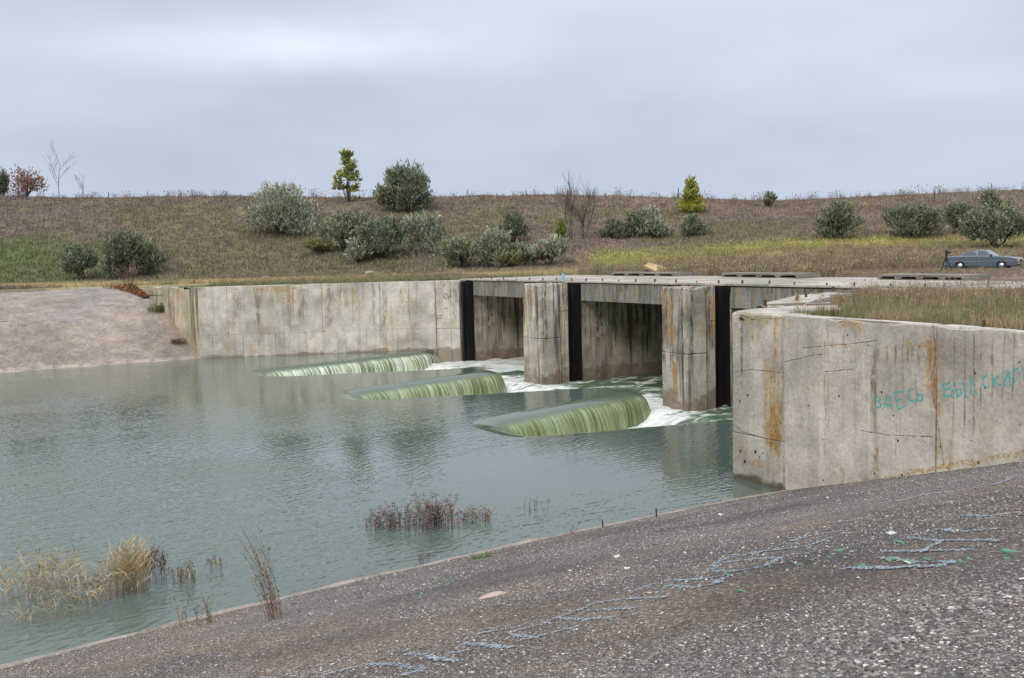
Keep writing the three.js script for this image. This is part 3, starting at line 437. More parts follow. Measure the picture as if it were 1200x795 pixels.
  part('core', prism(panelFoot(FR, 0.1, FR.len - 0.1, 0.5, -0.05), -1, 5.2, m, { seg: 2 }), m, w);

  const Q = concrete(new Paint(768, 1024, 5.2, 7.2, -1.2), 22, { streaks: 0.2, lichen: 0.25, dirt: 0.35, tone: [0.655, 0.628, 0.58] });
  for (const [px, a, b, wd, c] of [[908, 372, 556, 5, LICHEN], [903, 430, 545, 6, [0.56, 0.38, 0.12]], [911, 470, 540, 4, [0.48, 0.33, 0.1]], [896, 420, 520, 4, [0.6, 0.47, 0.25]], [880, 372, 402, 2.5, LICHEN], [888, 374, 400, 2, LICHEN], [868, 372, 460, 3, DRIP]]) streakPx(Q, FP, px, a, b, wd, c, 0.85, px);
  blotPx(Q, FP, 880, 372, 30, 7, [0.58, 0.47, 0.22], 0.75, 3, 0.45); blotPx(Q, FP, 906, 505, 10, 22, [0.52, 0.36, 0.10], 0.9, 6, 0.45); blotPx(Q, FP, 890, 545, 22, 6, [0.60, 0.46, 0.27], 0.7, 8, 0.5); blotPx(Q, FP, 868, 374, 3, 3, [0.08, 0.07, 0.06], 1, 2, 0.3);
  for (const c of [[[859, 497], [868, 506], [885, 511], [900, 516], [914, 519]], [[915, 430], [916, 560]], [[860, 436], [880, 433], [912, 437]], [[860, 368], [880, 374], [914, 374]]]) linePx(Q, FP, c, 0.013, [0.22, 0.19, 0.16], 0.75, 0.6, 0.02);
  for (const [x, y] of [[867, 529], [872, 541], [884, 530], [889, 536], [893, 531], [875, 463], [866, 470]]) blotPx(Q, FP, x, y, 1.1, 2, [0.12, 0.11, 0.1], 0.9, x, 0.35);
  Q.area(0, 5.2, -1.2, 0.6, (X, Y, d, o) => Q.mix(d, o, [0.27, 0.24, 0.18], 0.85 * sm(0.08, -0.1, Y - 0.2 - (fbm(X * 1.6, Y * 2, 4) - 0.5) * 0.4)));
  const mq = Q.mat(), g = thing('concrete_pilaster', 'tall concrete corner pier with orange lichen streak standing in the water', 'pilaster');
  const foot = [FP.at(0), FP.at(FP.len), [8.75, -35.9], [11.4, -36.4], [10.6, -32.4], [8.95, -30.3]];
  const hj = FP.hit(885, 511)[1];
  part('block', prism(foot, -2, hj - 0.008, mq, { seg: 0.5, rough: 0.03, c: 0.05 }), mq, g); part('block', prism(foot, hj + 0.008, 5.32, mq, { seg: 0.45, rough: 0.02, c: 0.07, dip: 0.1 }), mq, g);
  const out = [[6.98, -32.35], [8.7, -35.9], [10.7, -39.6], [12.6, -42.3], [14.4, -43.4], [17.2, -44.0]], inn = [[17.6, -42.7], [14.9, -42.2], [13.5, -41.2], [11.8, -38.9], [10.3, -35.6], [9.3, -33.2]];
  part('block', prism([...inn.slice().reverse(), ...out.slice().reverse()].slice(0, 6).concat(out.slice(1).reverse()), -2, 5.36, mq, { seg: 0.7, c: 0.04, dip: 0.08, top: (x, z) => 0.1 * sm(-37, -43, z) }), mq, g);
}
console.log('walls done');

// ---------------------------------------------------------------- bridge: piers, beams, deck
const blackSteel = (() => { const P = new Paint(256, 1024, 1, 7, -1.6); P.each((x, y, d, k, b, q) => { const n = fbm(x * 9, y * 1.4, 4), ru = sm(0.52, 0.7, fbm(x * 4 + 3, y * 1.1, 4) + 0.16 * sm(0.6, -0.6, y)); const c = [0.07, 0.075, 0.09].map((v) => v * (0.7 + n * 0.7)), r = [0.15, 0.10, 0.085]; for (let i = 0; i < 3; i++) d[k + i] = lerp(c[i], r[i], ru * 0.6); b[q] = n * 0.004; }); return P.mat({ roughness: 0.55, metalness: 0.2 }); })();
function pierPaint(seed, rusty) {
  const P = concrete(new Paint(768, 1024, 6, 7.4, -1.8), seed, { streaks: 1.3, lichen: 0.4, dirt: 0.7, tone: [0.65, 0.625, 0.575] }), r = rng(seed * 7);
  for (let k = 0; k < 26; k++) P.streak(r() * 5.4, 5.45, 1.5 + r() * 4, 0.05 + r() * 0.15, k % 3 ? DRIP : [0.42, 0.36, 0.27], 0.85 + r() * 0.3, seed + k);
  for (const [x, y, l, w] of rusty) { P.streak(x, y, l, w * 1.3, LICHEN, 1, x * 9); P.streak(x, y, l * 0.9, w, LICHEN, 0.9, x * 5); P.streak(x + 0.05, y - 0.1, l * 0.8, w * 0.6, [0.62, 0.42, 0.14], 0.9, x * 13); }
  P.area(0, 6, -1.8, 0.4, (X, Y, d, o) => P.mix(d, o, [0.42, 0.35, 0.285], (0.25 + 0.6 * fbm(X * 4, Y * 6, 3)) * sm(0.2, -0.25, Y + 0.25 - (fbm(X * 1.8, Y * 2, 4) - 0.5) * 1.3)));
  return P.mat();
}
const innerMat = (() => { const P = concrete(new Paint(1024, 640, 12, 7.4, -1.8), 41, { streaks: 1.2, lichen: 0.12, dirt: 0.5, boards: 1.15, tone: [0.63, 0.60, 0.53] }), r = rng(3);
  for (let k = 0; k < 30; k++) P.streak(r() * 12, 4.4, 1.4 + r() * 3.6, 0.07 + r() * 0.2, k % 4 ? [0.20, 0.19, 0.17] : [0.40, 0.31, 0.2], 0.6 + r() * 0.3, k + 3);
  P.blot(9.2, 2.2, 1.3, 1.0, [0.50, 0.36, 0.2], 0.6, 3, 0.5); P.area(0, 12, -1.8, 0.4, (X, Y, d, o) => P.mix(d, o, [0.42, 0.35, 0.285], (0.25 + 0.6 * fbm(X * 4, Y * 6, 3)) * sm(0.2, -0.25, Y + 0.25 - (fbm(X * 1.8, Y * 2, 4) - 0.5) * 1.3))); return P.mat(); })();
const beamMat = (() => { const P = concrete(new Paint(1024, 256, 14, 2, 3.8), 55, { streaks: 1.2, lichen: 0.25, dirt: 0.7, tone: [0.49, 0.48, 0.45] }), r = rng(4); for (let k = 0; k < 60; k++) P.streak(r() * 14, 5.45, 0.5 + r() * 1.2, 0.06 + r() * 0.16, k % 5 ? [0.27, 0.26, 0.24] : LICHEN, 0.5 + r() * 0.3, k); return P.mat(); })();
const deckMats = [0, 1, 2].map((k) => concrete(new Paint(512, 512, 5, 5), 60 + k * 5, { streaks: 0.1, lichen: 0.06, dirt: 0.35, tone: [[0.60, 0.575, 0.525], [0.54, 0.52, 0.475], [0.64, 0.61, 0.56]][k] }).mat());
const sideFoot = (a0, a1, b0, b1) => [loc(a1, b1), loc(a0, b1), loc(a0, b0), loc(a1, b0)];
function groove(parent, b) {                                    // the black steel-lined gate groove in a pier's near side
  const mb = new MB(), face = (A, B, u0, u1) => { const n = 10; for (let j = 0; j < n; j++) { const y0 = lerp(-1.6, 5.36, j / n), y1 = lerp(-1.6, 5.36, (j + 1) / n), v0 = (y0 + 1.6) / 7, v1 = (y1 + 1.6) / 7; mb.q(mb.v(A[0], y0, A[1], u0, v0), mb.v(B[0], y0, B[1], u1, v0), mb.v(B[0], y1, B[1], u1, v1), mb.v(A[0], y1, A[1], u0, v1)); } };
  face(loc(0.01, b + 0.02), loc(0.01, b - 0.3), 0, 0.2); face(loc(0.01, b - 0.3), loc(0.36, b - 0.3), 0.2, 0.45); face(loc(0.36, b - 0.3), loc(0.36, b - 0.22), 0.45, 0.5); face(loc(0.36, b - 0.22), loc(0.58, b - 0.22), 0.5, 0.65); face(loc(0.58, b - 0.22), loc(0.58, b - 0.3), 0.65, 0.7); face(loc(0.58, b - 0.3), loc(0.94, b - 0.3), 0.7, 0.9); face(loc(0.94, b - 0.3), loc(0.94, b + 0.02), 0.9, 1);
  part('gate_groove', mb.geo(false), blackSteel, parent, { label: 'black steel lined gate groove' });
}
function pier(b1, label, seed, noseA, rusty, jy) {
  const m = pierPaint(seed, rusty), b0 = b1 - 2.15, t = thing('bridge_pier', label, 'bridge pier');
  part('nose_block', prism(sideFoot(noseA, -0.62, b0, b1 + 0.05), -1.9, jy - 0.008, m, { seg: 0.45, rough: 0.03, c: 0.07, s0: 0.4 }), m, t);
  part('nose_block', prism(sideFoot(noseA + 0.02, -0.62, b0 + 0.02, b1 + 0.04), jy + 0.008, 5.4, m, { seg: 0.45, rough: 0.025, c: 0.07, dip: 0.08, s0: 0.42 }), m, t);
  part('side_block', prism(sideFoot(-0.6, 0, b0, b1 - 0.02), -1.9, 3.6, m, { seg: 0.5, rough: 0.03, c: 0.03, s0: 3.1 }), m, t);
  part('side_block', prism(sideFoot(-0.6, 0, b0, b1), 3.615, 5.42, m, { seg: 0.5, rough: 0.02, c: 0.03, dip: 0.05, s0: 3.0 }), m, t);
  part('groove_core', prism(sideFoot(-0.05, 1.0, b0 + 0.3, b1 - 0.34), -1.9, 5.3, m, { seg: 2 }), m, t); groove(t, b1);
  part('pier_wall', prism(sideFoot(1.0, 12, b0, b1), -1.9, 5.05, innerMat, { seg: 0.9, rough: 0.025, c: 0.03, s0: seed % 3 }), innerMat, t);
}
pier(0.15, 'grey concrete bridge pier with a black groove, between the two visible openings', 5, -2.25, [[3.9, 5.2, 1.6, 0.14], [4.2, 4.9, 3.6, 0.1], [4.9, 4.8, 3.9, 0.12], [5.3, 5.3, 1.5, 0.12], [3.6, 4.0, 2.6, 0.1]], 1.9);
pier(BAY - 0.5, 'concrete bridge pier with orange lichen stripes, beside the tall corner pier', 9, -1.95, [[4.5, 5.3, 2.3, 0.14], [4.1, 5.2, 1.8, 0.12], [3.7, 5.2, 1.4, 0.12], [3.2, 5.0, 2.4, 0.16], [4.9, 5.3, 3.6, 0.09], [2.9, 3.4, 1.2, 0.2], [2.7, 1.5, 2.0, 0.24], [3.4, 3.2, 0.9, 0.08]], 1.95);
{
  const t = thing('bridge_abutment', 'stained inner wall of the first opening with a black gate groove beside the long wall', 'abutment');
  part('abutment_wall', prism(sideFoot(1.0, 12, -18, -15.75), -1.9, 5.05, innerMat, { seg: 0.9, rough: 0.02, s0: 2 }), innerMat, t);
  part('groove_core', prism(sideFoot(-0.05, 1.0, -17.5, -16.1), -1.9, 5.3, innerMat, { seg: 2 }), innerMat, t); groove(t, -15.75);
  const n = thing('bridge_abutment', 'near end support of the bridge behind the grassy fill', 'abutment');
  part('abutment_wall', prism(sideFoot(0.95, 12, 27.4, 29.4), -1.9, 5.05, innerMat, { seg: 1.2 }), innerMat, n);
  part('added_light_block', prism(sideFoot(12.02, 12.8, -18, 29.4), -2.2, 5.05, innerMat, { seg: 3 }), innerMat, n);  // added wall closing the passages so no light leaks in from behind
}
{
  const t = thing('road_bridge', 'low concrete bridge deck of slabs with dark edge beams over the openings', 'bridge');
  for (const [b0, b1] of [[-15.72, -2.05], [0.18, BAY - 2.7], [BAY - 0.47, 28]]) part('edge_beam', prism(sideFoot(0.97, 1.5, b0, b1), 4.22, 5.34, beamMat, { seg: 0.7, rough: 0.015, c: 0.03, s0: b0 + 16 }), beamMat, t);
  part('deck_body', prism(sideFoot(1.52, 11.4, -18.2, 31), 5.06, 5.385, beamMat, { seg: 2.5, rough: 0.004 }), beamMat, t);
  const r = rng(19);
  for (let i = 0; i < 3; i++) for (let k = 0; k < 15; k++) { const a0 = [0.9, 4.42, 7.94][i], a1 = a0 + 3.49, b0 = -18.2 + k * 3.28, y = DECK + (r() - 0.5) * 0.03; const m = deckMats[Math.floor(r() * 3)]; part('deck_slab', prism(sideFoot(a0, a1, b0 + 0.015, b0 + 3.265), 5.39, y, m, { seg: 1.6, rough: 0.01, c: 0.02, dip: 0.015, s0: r() * 3 }), m, t); }
  const rust = new THREE.MeshStandardMaterial({ color: new THREE.Color().setRGB(0.10, 0.045, 0.028), roughness: 0.85 }), mb = new MB(); mb.box(-0.05, 0.05, 0, 0.24, -0.05, 0.05); mb.box(-0.075, 0.075, 0, 0.02, -0.075, 0.075); const sg = mb.geo(false);
  for (let b = -14.6; b < 28; b += 1.9) { const s = part('railing_stub', sg, rust, t), [x, z] = loc(1.12, b + (r() - 0.5) * 0.3); s.position.set(x, DECK - 0.01, z); s.rotation.set((r() - 0.5) * 0.2, r() * 3, (r() - 0.5) * 0.2); s.scale.setScalar(0.5 + r() * 0.35); }
  const W = scene.children.find((o) => o.userData.label && o.userData.label.includes('turquoise')), C = scene.children.find((o) => o.name === 'concrete_pilaster');
  for (const [p, q, y] of [[W, onPlane(976, 371, 5.3), 5.28], [W, onPlane(1153, 383, 5.3), 5.28], [C, onPlane(897, 357, 5.35), 5.3], [C, onPlane(945, 348, 5.4), 5.36], [C, onPlane(934, 351, 5.4), 5.36], [C, onPlane(976, 341, 5.4), 5.38]]) { const s = part('railing_stub', sg, rust, p); s.position.set(q[0], y, q[1]); s.rotation.set(0.1, r() * 3, (r() - 0.5) * 0.4); s.scale.setScalar(0.7 + r() * 0.4); }
  // loose ribbed slabs lying along the far edge of the deck
  const ribbed = (len, wid, voids, y = 0.28) => { const s = new THREE.Shape([[0, 0], [len, 0], [len, y], [0, y]].map((p) => new THREE.Vector2(...p))); const w = len / voids; for (let k = 0; k < voids; k++) { const h = new THREE.Path(); const x0 = k * w + w * 0.09, x1 = (k + 1) * w - w * 0.09; h.setFromPoints([[x0, 0.012], [x1, 0.012], [x1 - 0.16, y - 0.1], [x0 + 0.16, y - 0.1]].map((p) => new THREE.Vector2(...p))); s.holes.push(h); } const g = new THREE.ExtrudeGeometry(s, { depth: wid, bevelEnabled: true, bevelSize: 0.012, bevelThickness: 0.012, bevelSegments: 1, steps: 1 }); const uv = g.attributes.uv; for (let i = 0; i < uv.count; i++) uv.setXY(i, uv.getX(i) / 5, uv.getY(i) / 5); return g; };
  const along = Math.atan2(-UX[1], UX[0]);
  const slabMat = concrete(new Paint(256, 256, 5, 5), 77, { tone: [0.47, 0.455, 0.42], dirt: 0.6, streaks: 0.1, lichen: 0.1 }).mat();
  const slab = (p0, p1, voids, label, y, mat) => { const len = Math.hypot(p1[0] - p0[0], p1[1] - p0[1]); const g = ribbed(len, 1.6, voids, y); const m = add(new THREE.Mesh(g, mat), 'ribbed_slab', { label, category: 'concrete slab', group: 'ribbed slabs lying on the bridge' }); m.position.set(p0[0], DECK + 0.02, p0[1]); m.rotation.y = -Math.atan2(p1[1] - p0[1], p1[0] - p0[0]); m.translateZ(-1.6); return m; };
  slab(onPlane(717, 323.4, DECK), onPlane(790, 324.2, DECK), 4, 'ribbed concrete slab under the broken tan slab on the bridge', 0.25, slabMat);
  slab(onPlane(846, 325, DECK), onPlane(936, 326.2, DECK), 4, 'ribbed concrete slab with four hollows in the middle of the bridge edge', 0.25, slabMat);
  slab(onPlane(1029, 327.6, DECK), onPlane(1132, 329.5, DECK), 4, 'ribbed concrete slab lying beside the tripod and blue-grey car', 0.25, slabMat);
  const bt = concrete(new Paint(256, 256, 2, 2), 90, { tone: [0.68, 0.57, 0.42], lichen: 0.1, streaks: 0.1 }).mat(), p = onPlane(770, 322.5, DECK);
  const bs = single('broken_slab', prism([[-0.9, -0.55], [0.2, -0.7], [1.0, -0.35], [0.95, 0.5], [0.1, 0.62], [-1.05, 0.35]], 0, 0.2, bt, { seg: 0.3, rough: 0.03, c: 0.03 }), bt, 'broken tan concrete slab propped up at an angle on the ribbed slab', 'concrete slab'); bs.position.set(p[0], DECK + 0.36, p[1]); bs.rotation.set(0.35, -0.4, -0.22);
}
console.log('bridge done');

// ---------------------------------------------------------------- shrubs and trees
function onHill(px, py) {
  const r = ray(px, py); let best = -9, bt = 0;
  for (let t = 78; t < 172; t += 0.5) { const x = r.x * t, z = r.z * t, e = (groundH(x, z) - EYE) / t; if (e >= r.y) return onField(px, py, groundH); if (e > best) { best = e; bt = t; } }
  const x = r.x * bt, z = r.z * bt; return [x, groundH(x, z), z];
}
const leafMat = new THREE.MeshStandardMaterial({ vertexColors: true, roughness: 0.75, side: THREE.DoubleSide }), barkMat = new THREE.MeshStandardMaterial({ color: new THREE.Color().setRGB(0.085, 0.07, 0.058), roughness: 0.95 }), paleBark = new THREE.MeshStandardMaterial({ color: new THREE.Color().setRGB(0.19, 0.165, 0.145), roughness: 0.95 });
const PAL = {
  silver: [[0.27, 0.285, 0.195], [0.36, 0.375, 0.275], [0.185, 0.205, 0.125], [0.23, 0.235, 0.15]],
  dark: [[0.125, 0.15, 0.085], [0.175, 0.195, 0.115], [0.09, 0.118, 0.06], [0.21, 0.225, 0.14]],
  mixed: [[0.155, 0.18, 0.095], [0.24, 0.25, 0.15], [0.115, 0.145, 0.07], [0.31, 0.315, 0.205]],
  olive: [[0.20, 0.195, 0.075], [0.155, 0.165, 0.06], [0.24, 0.215, 0.09]],
  yellow: [[0.34, 0.31, 0.06], [0.27, 0.28, 0.055], [0.20, 0.225, 0.05], [0.39, 0.33, 0.07]],
  poplar: [[0.27, 0.29, 0.065], [0.19, 0.235, 0.065], [0.38, 0.33, 0.08], [0.14, 0.185, 0.055]],
  rusty: [[0.25, 0.12, 0.08], [0.20, 0.10, 0.075], [0.30, 0.165, 0.10]],
  green: [[0.14, 0.21, 0.045], [0.19, 0.25, 0.06]],
};
function crown(lobes, n, len, wid, pal, r, up = 0.8, per = 6) {
  const mb = new MB(); mb.col = pal[0]; let tot = 0; const cum = lobes.map((l) => (tot += l[3] * l[4]));
  for (let k = 0; k < n; k++) {
    const u = r() * tot, l = lobes[cum.findIndex((c) => c >= u)];
    let d = [r() * 2 - 1, r() * 2 - 1, r() * 2 - 1]; d = unit(...d); const R = r() < 0.1 ? 1 + r() * 0.22 : Math.pow(r(), 0.42), p = [l[0] + d[0] * l[3] * R, l[1] + d[1] * l[4] * R, l[2] + d[2] * l[3] * R]; if (p[1] < 0.02) p[1] = r() * 0.3;
    const s = unit(d[0] * 0.8 + (r() - 0.5) * 0.7, up + (r() - 0.4) * 0.7, d[2] * 0.8 + (r() - 0.5) * 0.7), tone = pal[Math.floor(r() * pal.length)], L = len * (0.7 + r() * 0.8), v = 0.78 + r() * 0.5;
    for (let j = 0; j < per; j++) { const t = j / per; const o = unit(s[0] + (r() - 0.5) * 1.3, s[1] + (r() - 0.5) * 1.1, s[2] + (r() - 0.5) * 1.3), side = cross(o, [r() - 0.5, r() - 0.5, r() - 0.5]); const q = v * (0.96 + r() * 0.32); mb.col = [tone[0] * q, tone[1] * q, tone[2] * q];
      mb.leaf([p[0] + s[0] * L * 1.6 * t, p[1] + s[1] * L * 1.6 * t, p[2] + s[2] * L * 1.6 * t], o, side, L * (1.1 - 0.5 * t), wid * (0.8 + r() * 0.5), 0); }
  }
  return mb.geo();
}
function limbs(lobes, r, thick = 0.09) { const mb = new MB(); for (const l of lobes) { const b = [(r() - 0.5) * 0.5, -0.15, (r() - 0.5) * 0.5], pts = []; for (let k = 0; k <= 4; k++) { const t = k / 4; pts.push([lerp(b[0], l[0], Math.pow(t, 1.3)) + (r() - 0.5) * 0.12, lerp(b[1], l[1] + l[4] * 0.55, t), lerp(b[2], l[2], Math.pow(t, 1.3)) + (r() - 0.5) * 0.12]); } mb.tube(pts, thick, thick * 0.25, 5); for (let j = 0; j < 5; j++) { const t = 0.35 + r() * 0.55, p = pts[Math.floor(t * 4)]; const e = [l[0] + (r() - 0.5) * 1.7 * l[3], l[1] + (r() - 0.2) * l[4], l[2] + (r() - 0.5) * 1.7 * l[3]]; mb.tube([p, [lerp(p[0], e[0], 0.5) + (r() - 0.5) * 0.15, lerp(p[1], e[1], 0.6), lerp(p[2], e[2], 0.5)], e], thick * 0.4, thick * 0.1, 3); } } return mb.geo(); }
let shrubSeed = 100;
function shrub(px, py, w, h, pal, label, o = {}) {
  const p = onHill(px, py), m = Math.hypot(p[0], p[2]) / Math.hypot(1, (px - 600) / FPX) / FPX, W = w * m * 1.12, H = h * m * 1.04, r = rng(shrubSeed++), lobes = [], n = o.lobes || 7;
  for (let k = 0; k < n; k++) { const a = k / n * 6.28 + r() * 0.9, q = k === 0 ? 0 : 0.30 * W * (0.55 + r() * 0.6), y = H * (k === 0 ? 0.56 : 0.2 + r() * 0.46), ry = H * (k === 0 ? 0.33 : 0.17 + r() * 0.13); lobes.push([Math.cos(a) * q, y, Math.sin(a) * q * 0.85, W * (k === 0 ? 0.25 : 0.15 + r() * 0.12), ry]); }
  if (o.shape === 'cone') { lobes.length = 0; for (let k = 0; k < 9; k++) { const t = k / 8, rr = W * 0.46 * (1 - t * 0.88); lobes.push([(r() - 0.5) * rr, H * (0.14 + t * 0.76), (r() - 0.5) * rr, Math.max(rr, 0.12 * W), H * 0.12]); } }
  if (o.shape === 'tree') { lobes.length = 0; for (let k = 0; k < 44; k++) { const t = Math.pow(r(), 0.9), a = r() * 6.28, q = W * 0.5 * (1 - t * 0.8) * (0.2 + 0.8 * Math.sqrt(r())) * (t < 0.18 ? 0.6 : 1); lobes.push([Math.cos(a) * q, H * (0.08 + t * 0.88) , Math.sin(a) * q, W * (0.05 + 0.05 * r()), H * (0.02 + 0.03 * r())]); } }
  const g = thing(o.name || 'shrub', label, o.cat || 'shrub', [p[0], p[1] - 0.05, p[2]], r() * 6.28, o.group);
  if (o.turn !== undefined) g.rotation.y = o.turn;
  const area = W * H, cnt = Math.round(clamp(area * (o.dens || 78), 170, 3300));
  part('crown', crown(lobes, cnt, o.len || 0.27, o.wid || 0.05, PAL[pal], r, o.up || 0.8), leafMat, g); part(o.shape === 'tree' ? 'trunk' : 'stems', limbs(o.shape ? [[0, H * 0.7, 0, W * 0.15, H * 0.2], ...lobes.slice(2).filter((_, q) => q % 3 === 0)] : lobes, r, o.shape === 'tree' ? 0.045 : 0.08), barkMat, g);
  return g;
}
shrub(330, 276, 84, 66, 'silver', 'big silvery shrub standing alone on the slope above the long wall', { lobes: 10 });
shrub(480, 249, 62, 60, 'dark', 'large dark shrub on the ridge beside the slim yellow-green tree', { lobes: 9 });
shrub(455, 250, 26, 32, 'mixed', 'small shrub leaning against the large dark shrub on the ridge', { lobes: 5 });
shrub(150, 327, 50, 60, 'dark', 'tall grey-green shrub on the turf by the far paved slope', { lobes: 8 });
shrub(176, 324, 28, 42, 'mixed', 'narrow grey-green shrub beside the reddish twiggy bush', { lobes: 5 });
shrub(95, 329, 34, 42, 'dark', 'round grey-green shrub below the pale bare sapling', { lobes: 6 });
shrub(404, 295, 56, 50, 'mixed', 'wide shrub at the uphill end of the thicket below the ridge shrub', { lobes: 8 });
shrub(448, 303, 66, 50, 'dark', 'broad dark shrub in the middle of the thicket behind the long wall', { lobes: 8 });
shrub(502, 298, 54, 52, 'silver', 'pale rounded shrub behind the bare twiggy bush in the thicket', { lobes: 7 });
shrub(420, 308, 34, 28, 'silver', 'low pale shrub in front of the broad dark thicket shrub', { lobes: 5 });
shrub(541, 316, 50, 38, 'mixed', 'low spreading shrub between bare twiggy bush and silver-tipped shrub', { lobes: 6 });
shrub(577, 316, 42, 48, 'silver', 'silver-tipped shrub with dark foot in the row behind the first opening', { lobes: 6 });
shrub(601, 285, 32, 38, 'dark', 'dark pointed shrub standing uphill of the row above the bridge', { lobes: 5 });
shrub(611, 314, 34, 30, 'mixed', 'small green shrub between the two silver shrubs near the bridge', { lobes: 5 });
shrub(644, 314, 40, 36, 'silver', 'silver shrub closest to the far end of the bridge', { lobes: 6 });
shrub(596, 316, 24, 20, 'olive', 'low yellowish shrub at the foot of the row near the bridge', { lobes: 4 });
shrub(370, 299, 32, 18, 'olive', 'low olive shrub beside the thicket on the slope', { lobes: 4 });
shrub(719, 281, 30, 24, 'dark', 'small dark green shrub beside the bare saplings', { lobes: 5 });
shrub(762, 279, 42, 37, 'silver', 'silvery white shrub above the meadow behind the broken slab', { lobes: 6 });
shrub(742, 279, 26, 32, 'dark', 'dark shrub touching the silvery white shrub above the meadow', { lobes: 5 });
shrub(813, 278, 28, 27, 'dark', 'small dark shrub below the bright yellow tree', { lobes: 5 });
shrub(810, 250, 28, 38, 'yellow', 'bright yellow-green conical tree near the ridge', { shape: 'cone', name: 'yellow_tree', cat: 'tree', len: 0.22, wid: 0.07, dens: 90 });
shrub(902, 243, 14, 17, 'dark', 'tiny dark shrub alone high on the hillside', { lobes: 4 });
shrub(983, 281, 46, 47, 'dark', 'tall rounded dark shrub standing alone above the yellow-green meadow', { lobes: 7 });
shrub(1070, 279, 72, 42, 'dark', 'wide dark shrub behind the tripod', { lobes: 8 });
shrub(1126, 276, 42, 40, 'dark', 'dark shrub uphill between the wide shrub and the car', { lobes: 6 });
shrub(1157, 262, 24, 42, 'mixed', 'slender tall shrub rising behind the shrub over the car', { lobes: 5 });
shrub(1168, 295, 76, 60, 'dark', 'big dark shrub directly behind the blue-grey car', { lobes: 9 });
shrub(409, 238, 34, 58, 'poplar', 'slim tree with thin yellow-green leaves on the ridge', { shape: 'tree', name: 'slim_tree', cat: 'tree', dens: 30, len: 0.24, wid: 0.08, up: 0.3 });
shrub(33, 229, 40, 40, 'rusty', 'round red-brown tree on the ridge above the far paved slope', { lobes: 10, name: 'autumn_tree', cat: 'tree', dens: 26, len: 0.2, wid: 0.05 });
shrub(3, 230, 16, 34, 'dark', 'dark narrow tree on the ridge beside the red-brown tree', { lobes: 5, name: 'dark_tree', cat: 'tree' });
shrub(658, 281, 14, 24, 'green', 'small fresh green sapling beside the bare saplings', { lobes: 4, dens: 40, name: 'sapling', cat: 'sapling' });
// bare, twiggy plants
function twigs(mb, p, d, len, r0, lev, r, spread) {
  const n = 3, pts = [p]; let q = p, v = d; for (let k = 0; k < n; k++) { v = unit(v[0] + (r() - 0.5) * 0.35, v[1] + (r() - 0.35) * 0.25, v[2] + (r() - 0.5) * 0.35); q = [q[0] + v[0] * len / n, q[1] + v[1] * len / n, q[2] + v[2] * len / n]; pts.push(q); }
  mb.tube(pts, r0, r0 * 0.55, lev > 1 ? 4 : 3); if (!lev) return;
  const c = lev > 1 ? 5 : 4; for (let k = 0; k < c; k++) { const t = 0.3 + 0.7 * (k + r()) / c, a = pts[Math.min(n - 1, Math.floor(t * n))], b = pts[Math.min(n, Math.floor(t * n) + 1)], f = t * n % 1; const s = [lerp(a[0], b[0], f), lerp(a[1], b[1], f), lerp(a[2], b[2], f)], w = r() * 6.28; twigs(mb, s, unit(v[0] + Math.cos(w) * spread, v[1] + 0.15, v[2] + Math.sin(w) * spread), len * (0.42 + r() * 0.25), r0 * 0.5, lev - 1, r, spread); }
}
function bare(px, py, w, h, label, o = {}) {
  const p = onHill(px, py), m = Math.hypot(p[0], p[2]) / Math.hypot(1, (px - 600) / FPX) / FPX, W = w * m, H = h * m, r = rng(shrubSeed++), mb = new MB(), n = o.stems || 1;
  for (let k = 0; k < n; k++) { const a = r() * 6.28, s = n > 1 ? W / H * 0.6 * r() : 0.05; twigs(mb, [Math.cos(a) * 0.15 * (n > 1), -0.1, Math.sin(a) * 0.15 * (n > 1)], unit(Math.cos(a) * s, 1, Math.sin(a) * s), H * (n > 1 ? 0.55 + r() * 0.3 : 0.66), o.thick || 0.05, o.lev || 3, r, o.spread || 0.7); }
  const g = thing(o.name || 'bare_tree', label, o.cat || 'bare tree', [p[0], p[1], p[2]], r() * 6); part('branches', mb.geo(), o.mat || barkMat, g);
  if (o.leaves) part('leaves', crown([[0, H * 0.5, 0, W * 0.4, H * 0.42]], o.leaves, 0.14, 0.04, PAL[o.pal || 'rusty'], r, 0.5, 3), leafMat, g);
}
const reddish = new THREE.MeshStandardMaterial({ color: new THREE.Color().setRGB(0.12, 0.075, 0.062), roughness: 1 });
bare(69, 231, 28, 62, 'tall bare grey tree on the ridge beside the red-brown tree', { mat: paleBark, thick: 0.06 });
bare(98, 231, 26, 30, 'small bare tree on the ridge beside the tall bare one', { mat: paleBark });
bare(95, 300, 16, 58, 'pale bare sapling above the round grey-green shrub', { mat: paleBark, thick: 0.04, spread: 0.4 });
bare(193, 316, 24, 32, 'reddish twiggy bush on the turf beside a grey-green shrub', { stems: 7, mat: reddish, name: 'twiggy_bush', cat: 'bush', lev: 2, thick: 0.025 });
bare(668, 281, 20, 56, 'tall bare sapling beside the small fresh green one', { stems: 3, spread: 0.35, thick: 0.045 });
bare(685, 281, 20, 48, 'dark twiggy bare tree beside the tall bare sapling', { stems: 6, spread: 0.4, thick: 0.04 });
bare(498, 328, 60, 60, 'large pale leafless bush close behind the long wall', { stems: 9, mat: paleBark, name: 'twiggy_bush', cat: 'bush', lev: 2, thick: 0.02, spread: 0.8, leaves: 90, pal: 'olive' });
bare(151, 336, 26, 28, 'brown twiggy bush beside the orange leaves at the wing wall', { stems: 8, mat: reddish, name: 'twiggy_bush', cat: 'bush', lev: 2, thick: 0.025, leaves: 40 });
bare(463, 322, 16, 18, 'small brown weed bush behind the long wall near the thicket', { stems: 5, mat: reddish, name: 'twiggy_bush', cat: 'bush', lev: 2, thick: 0.015, leaves: 40, pal: 'olive' });
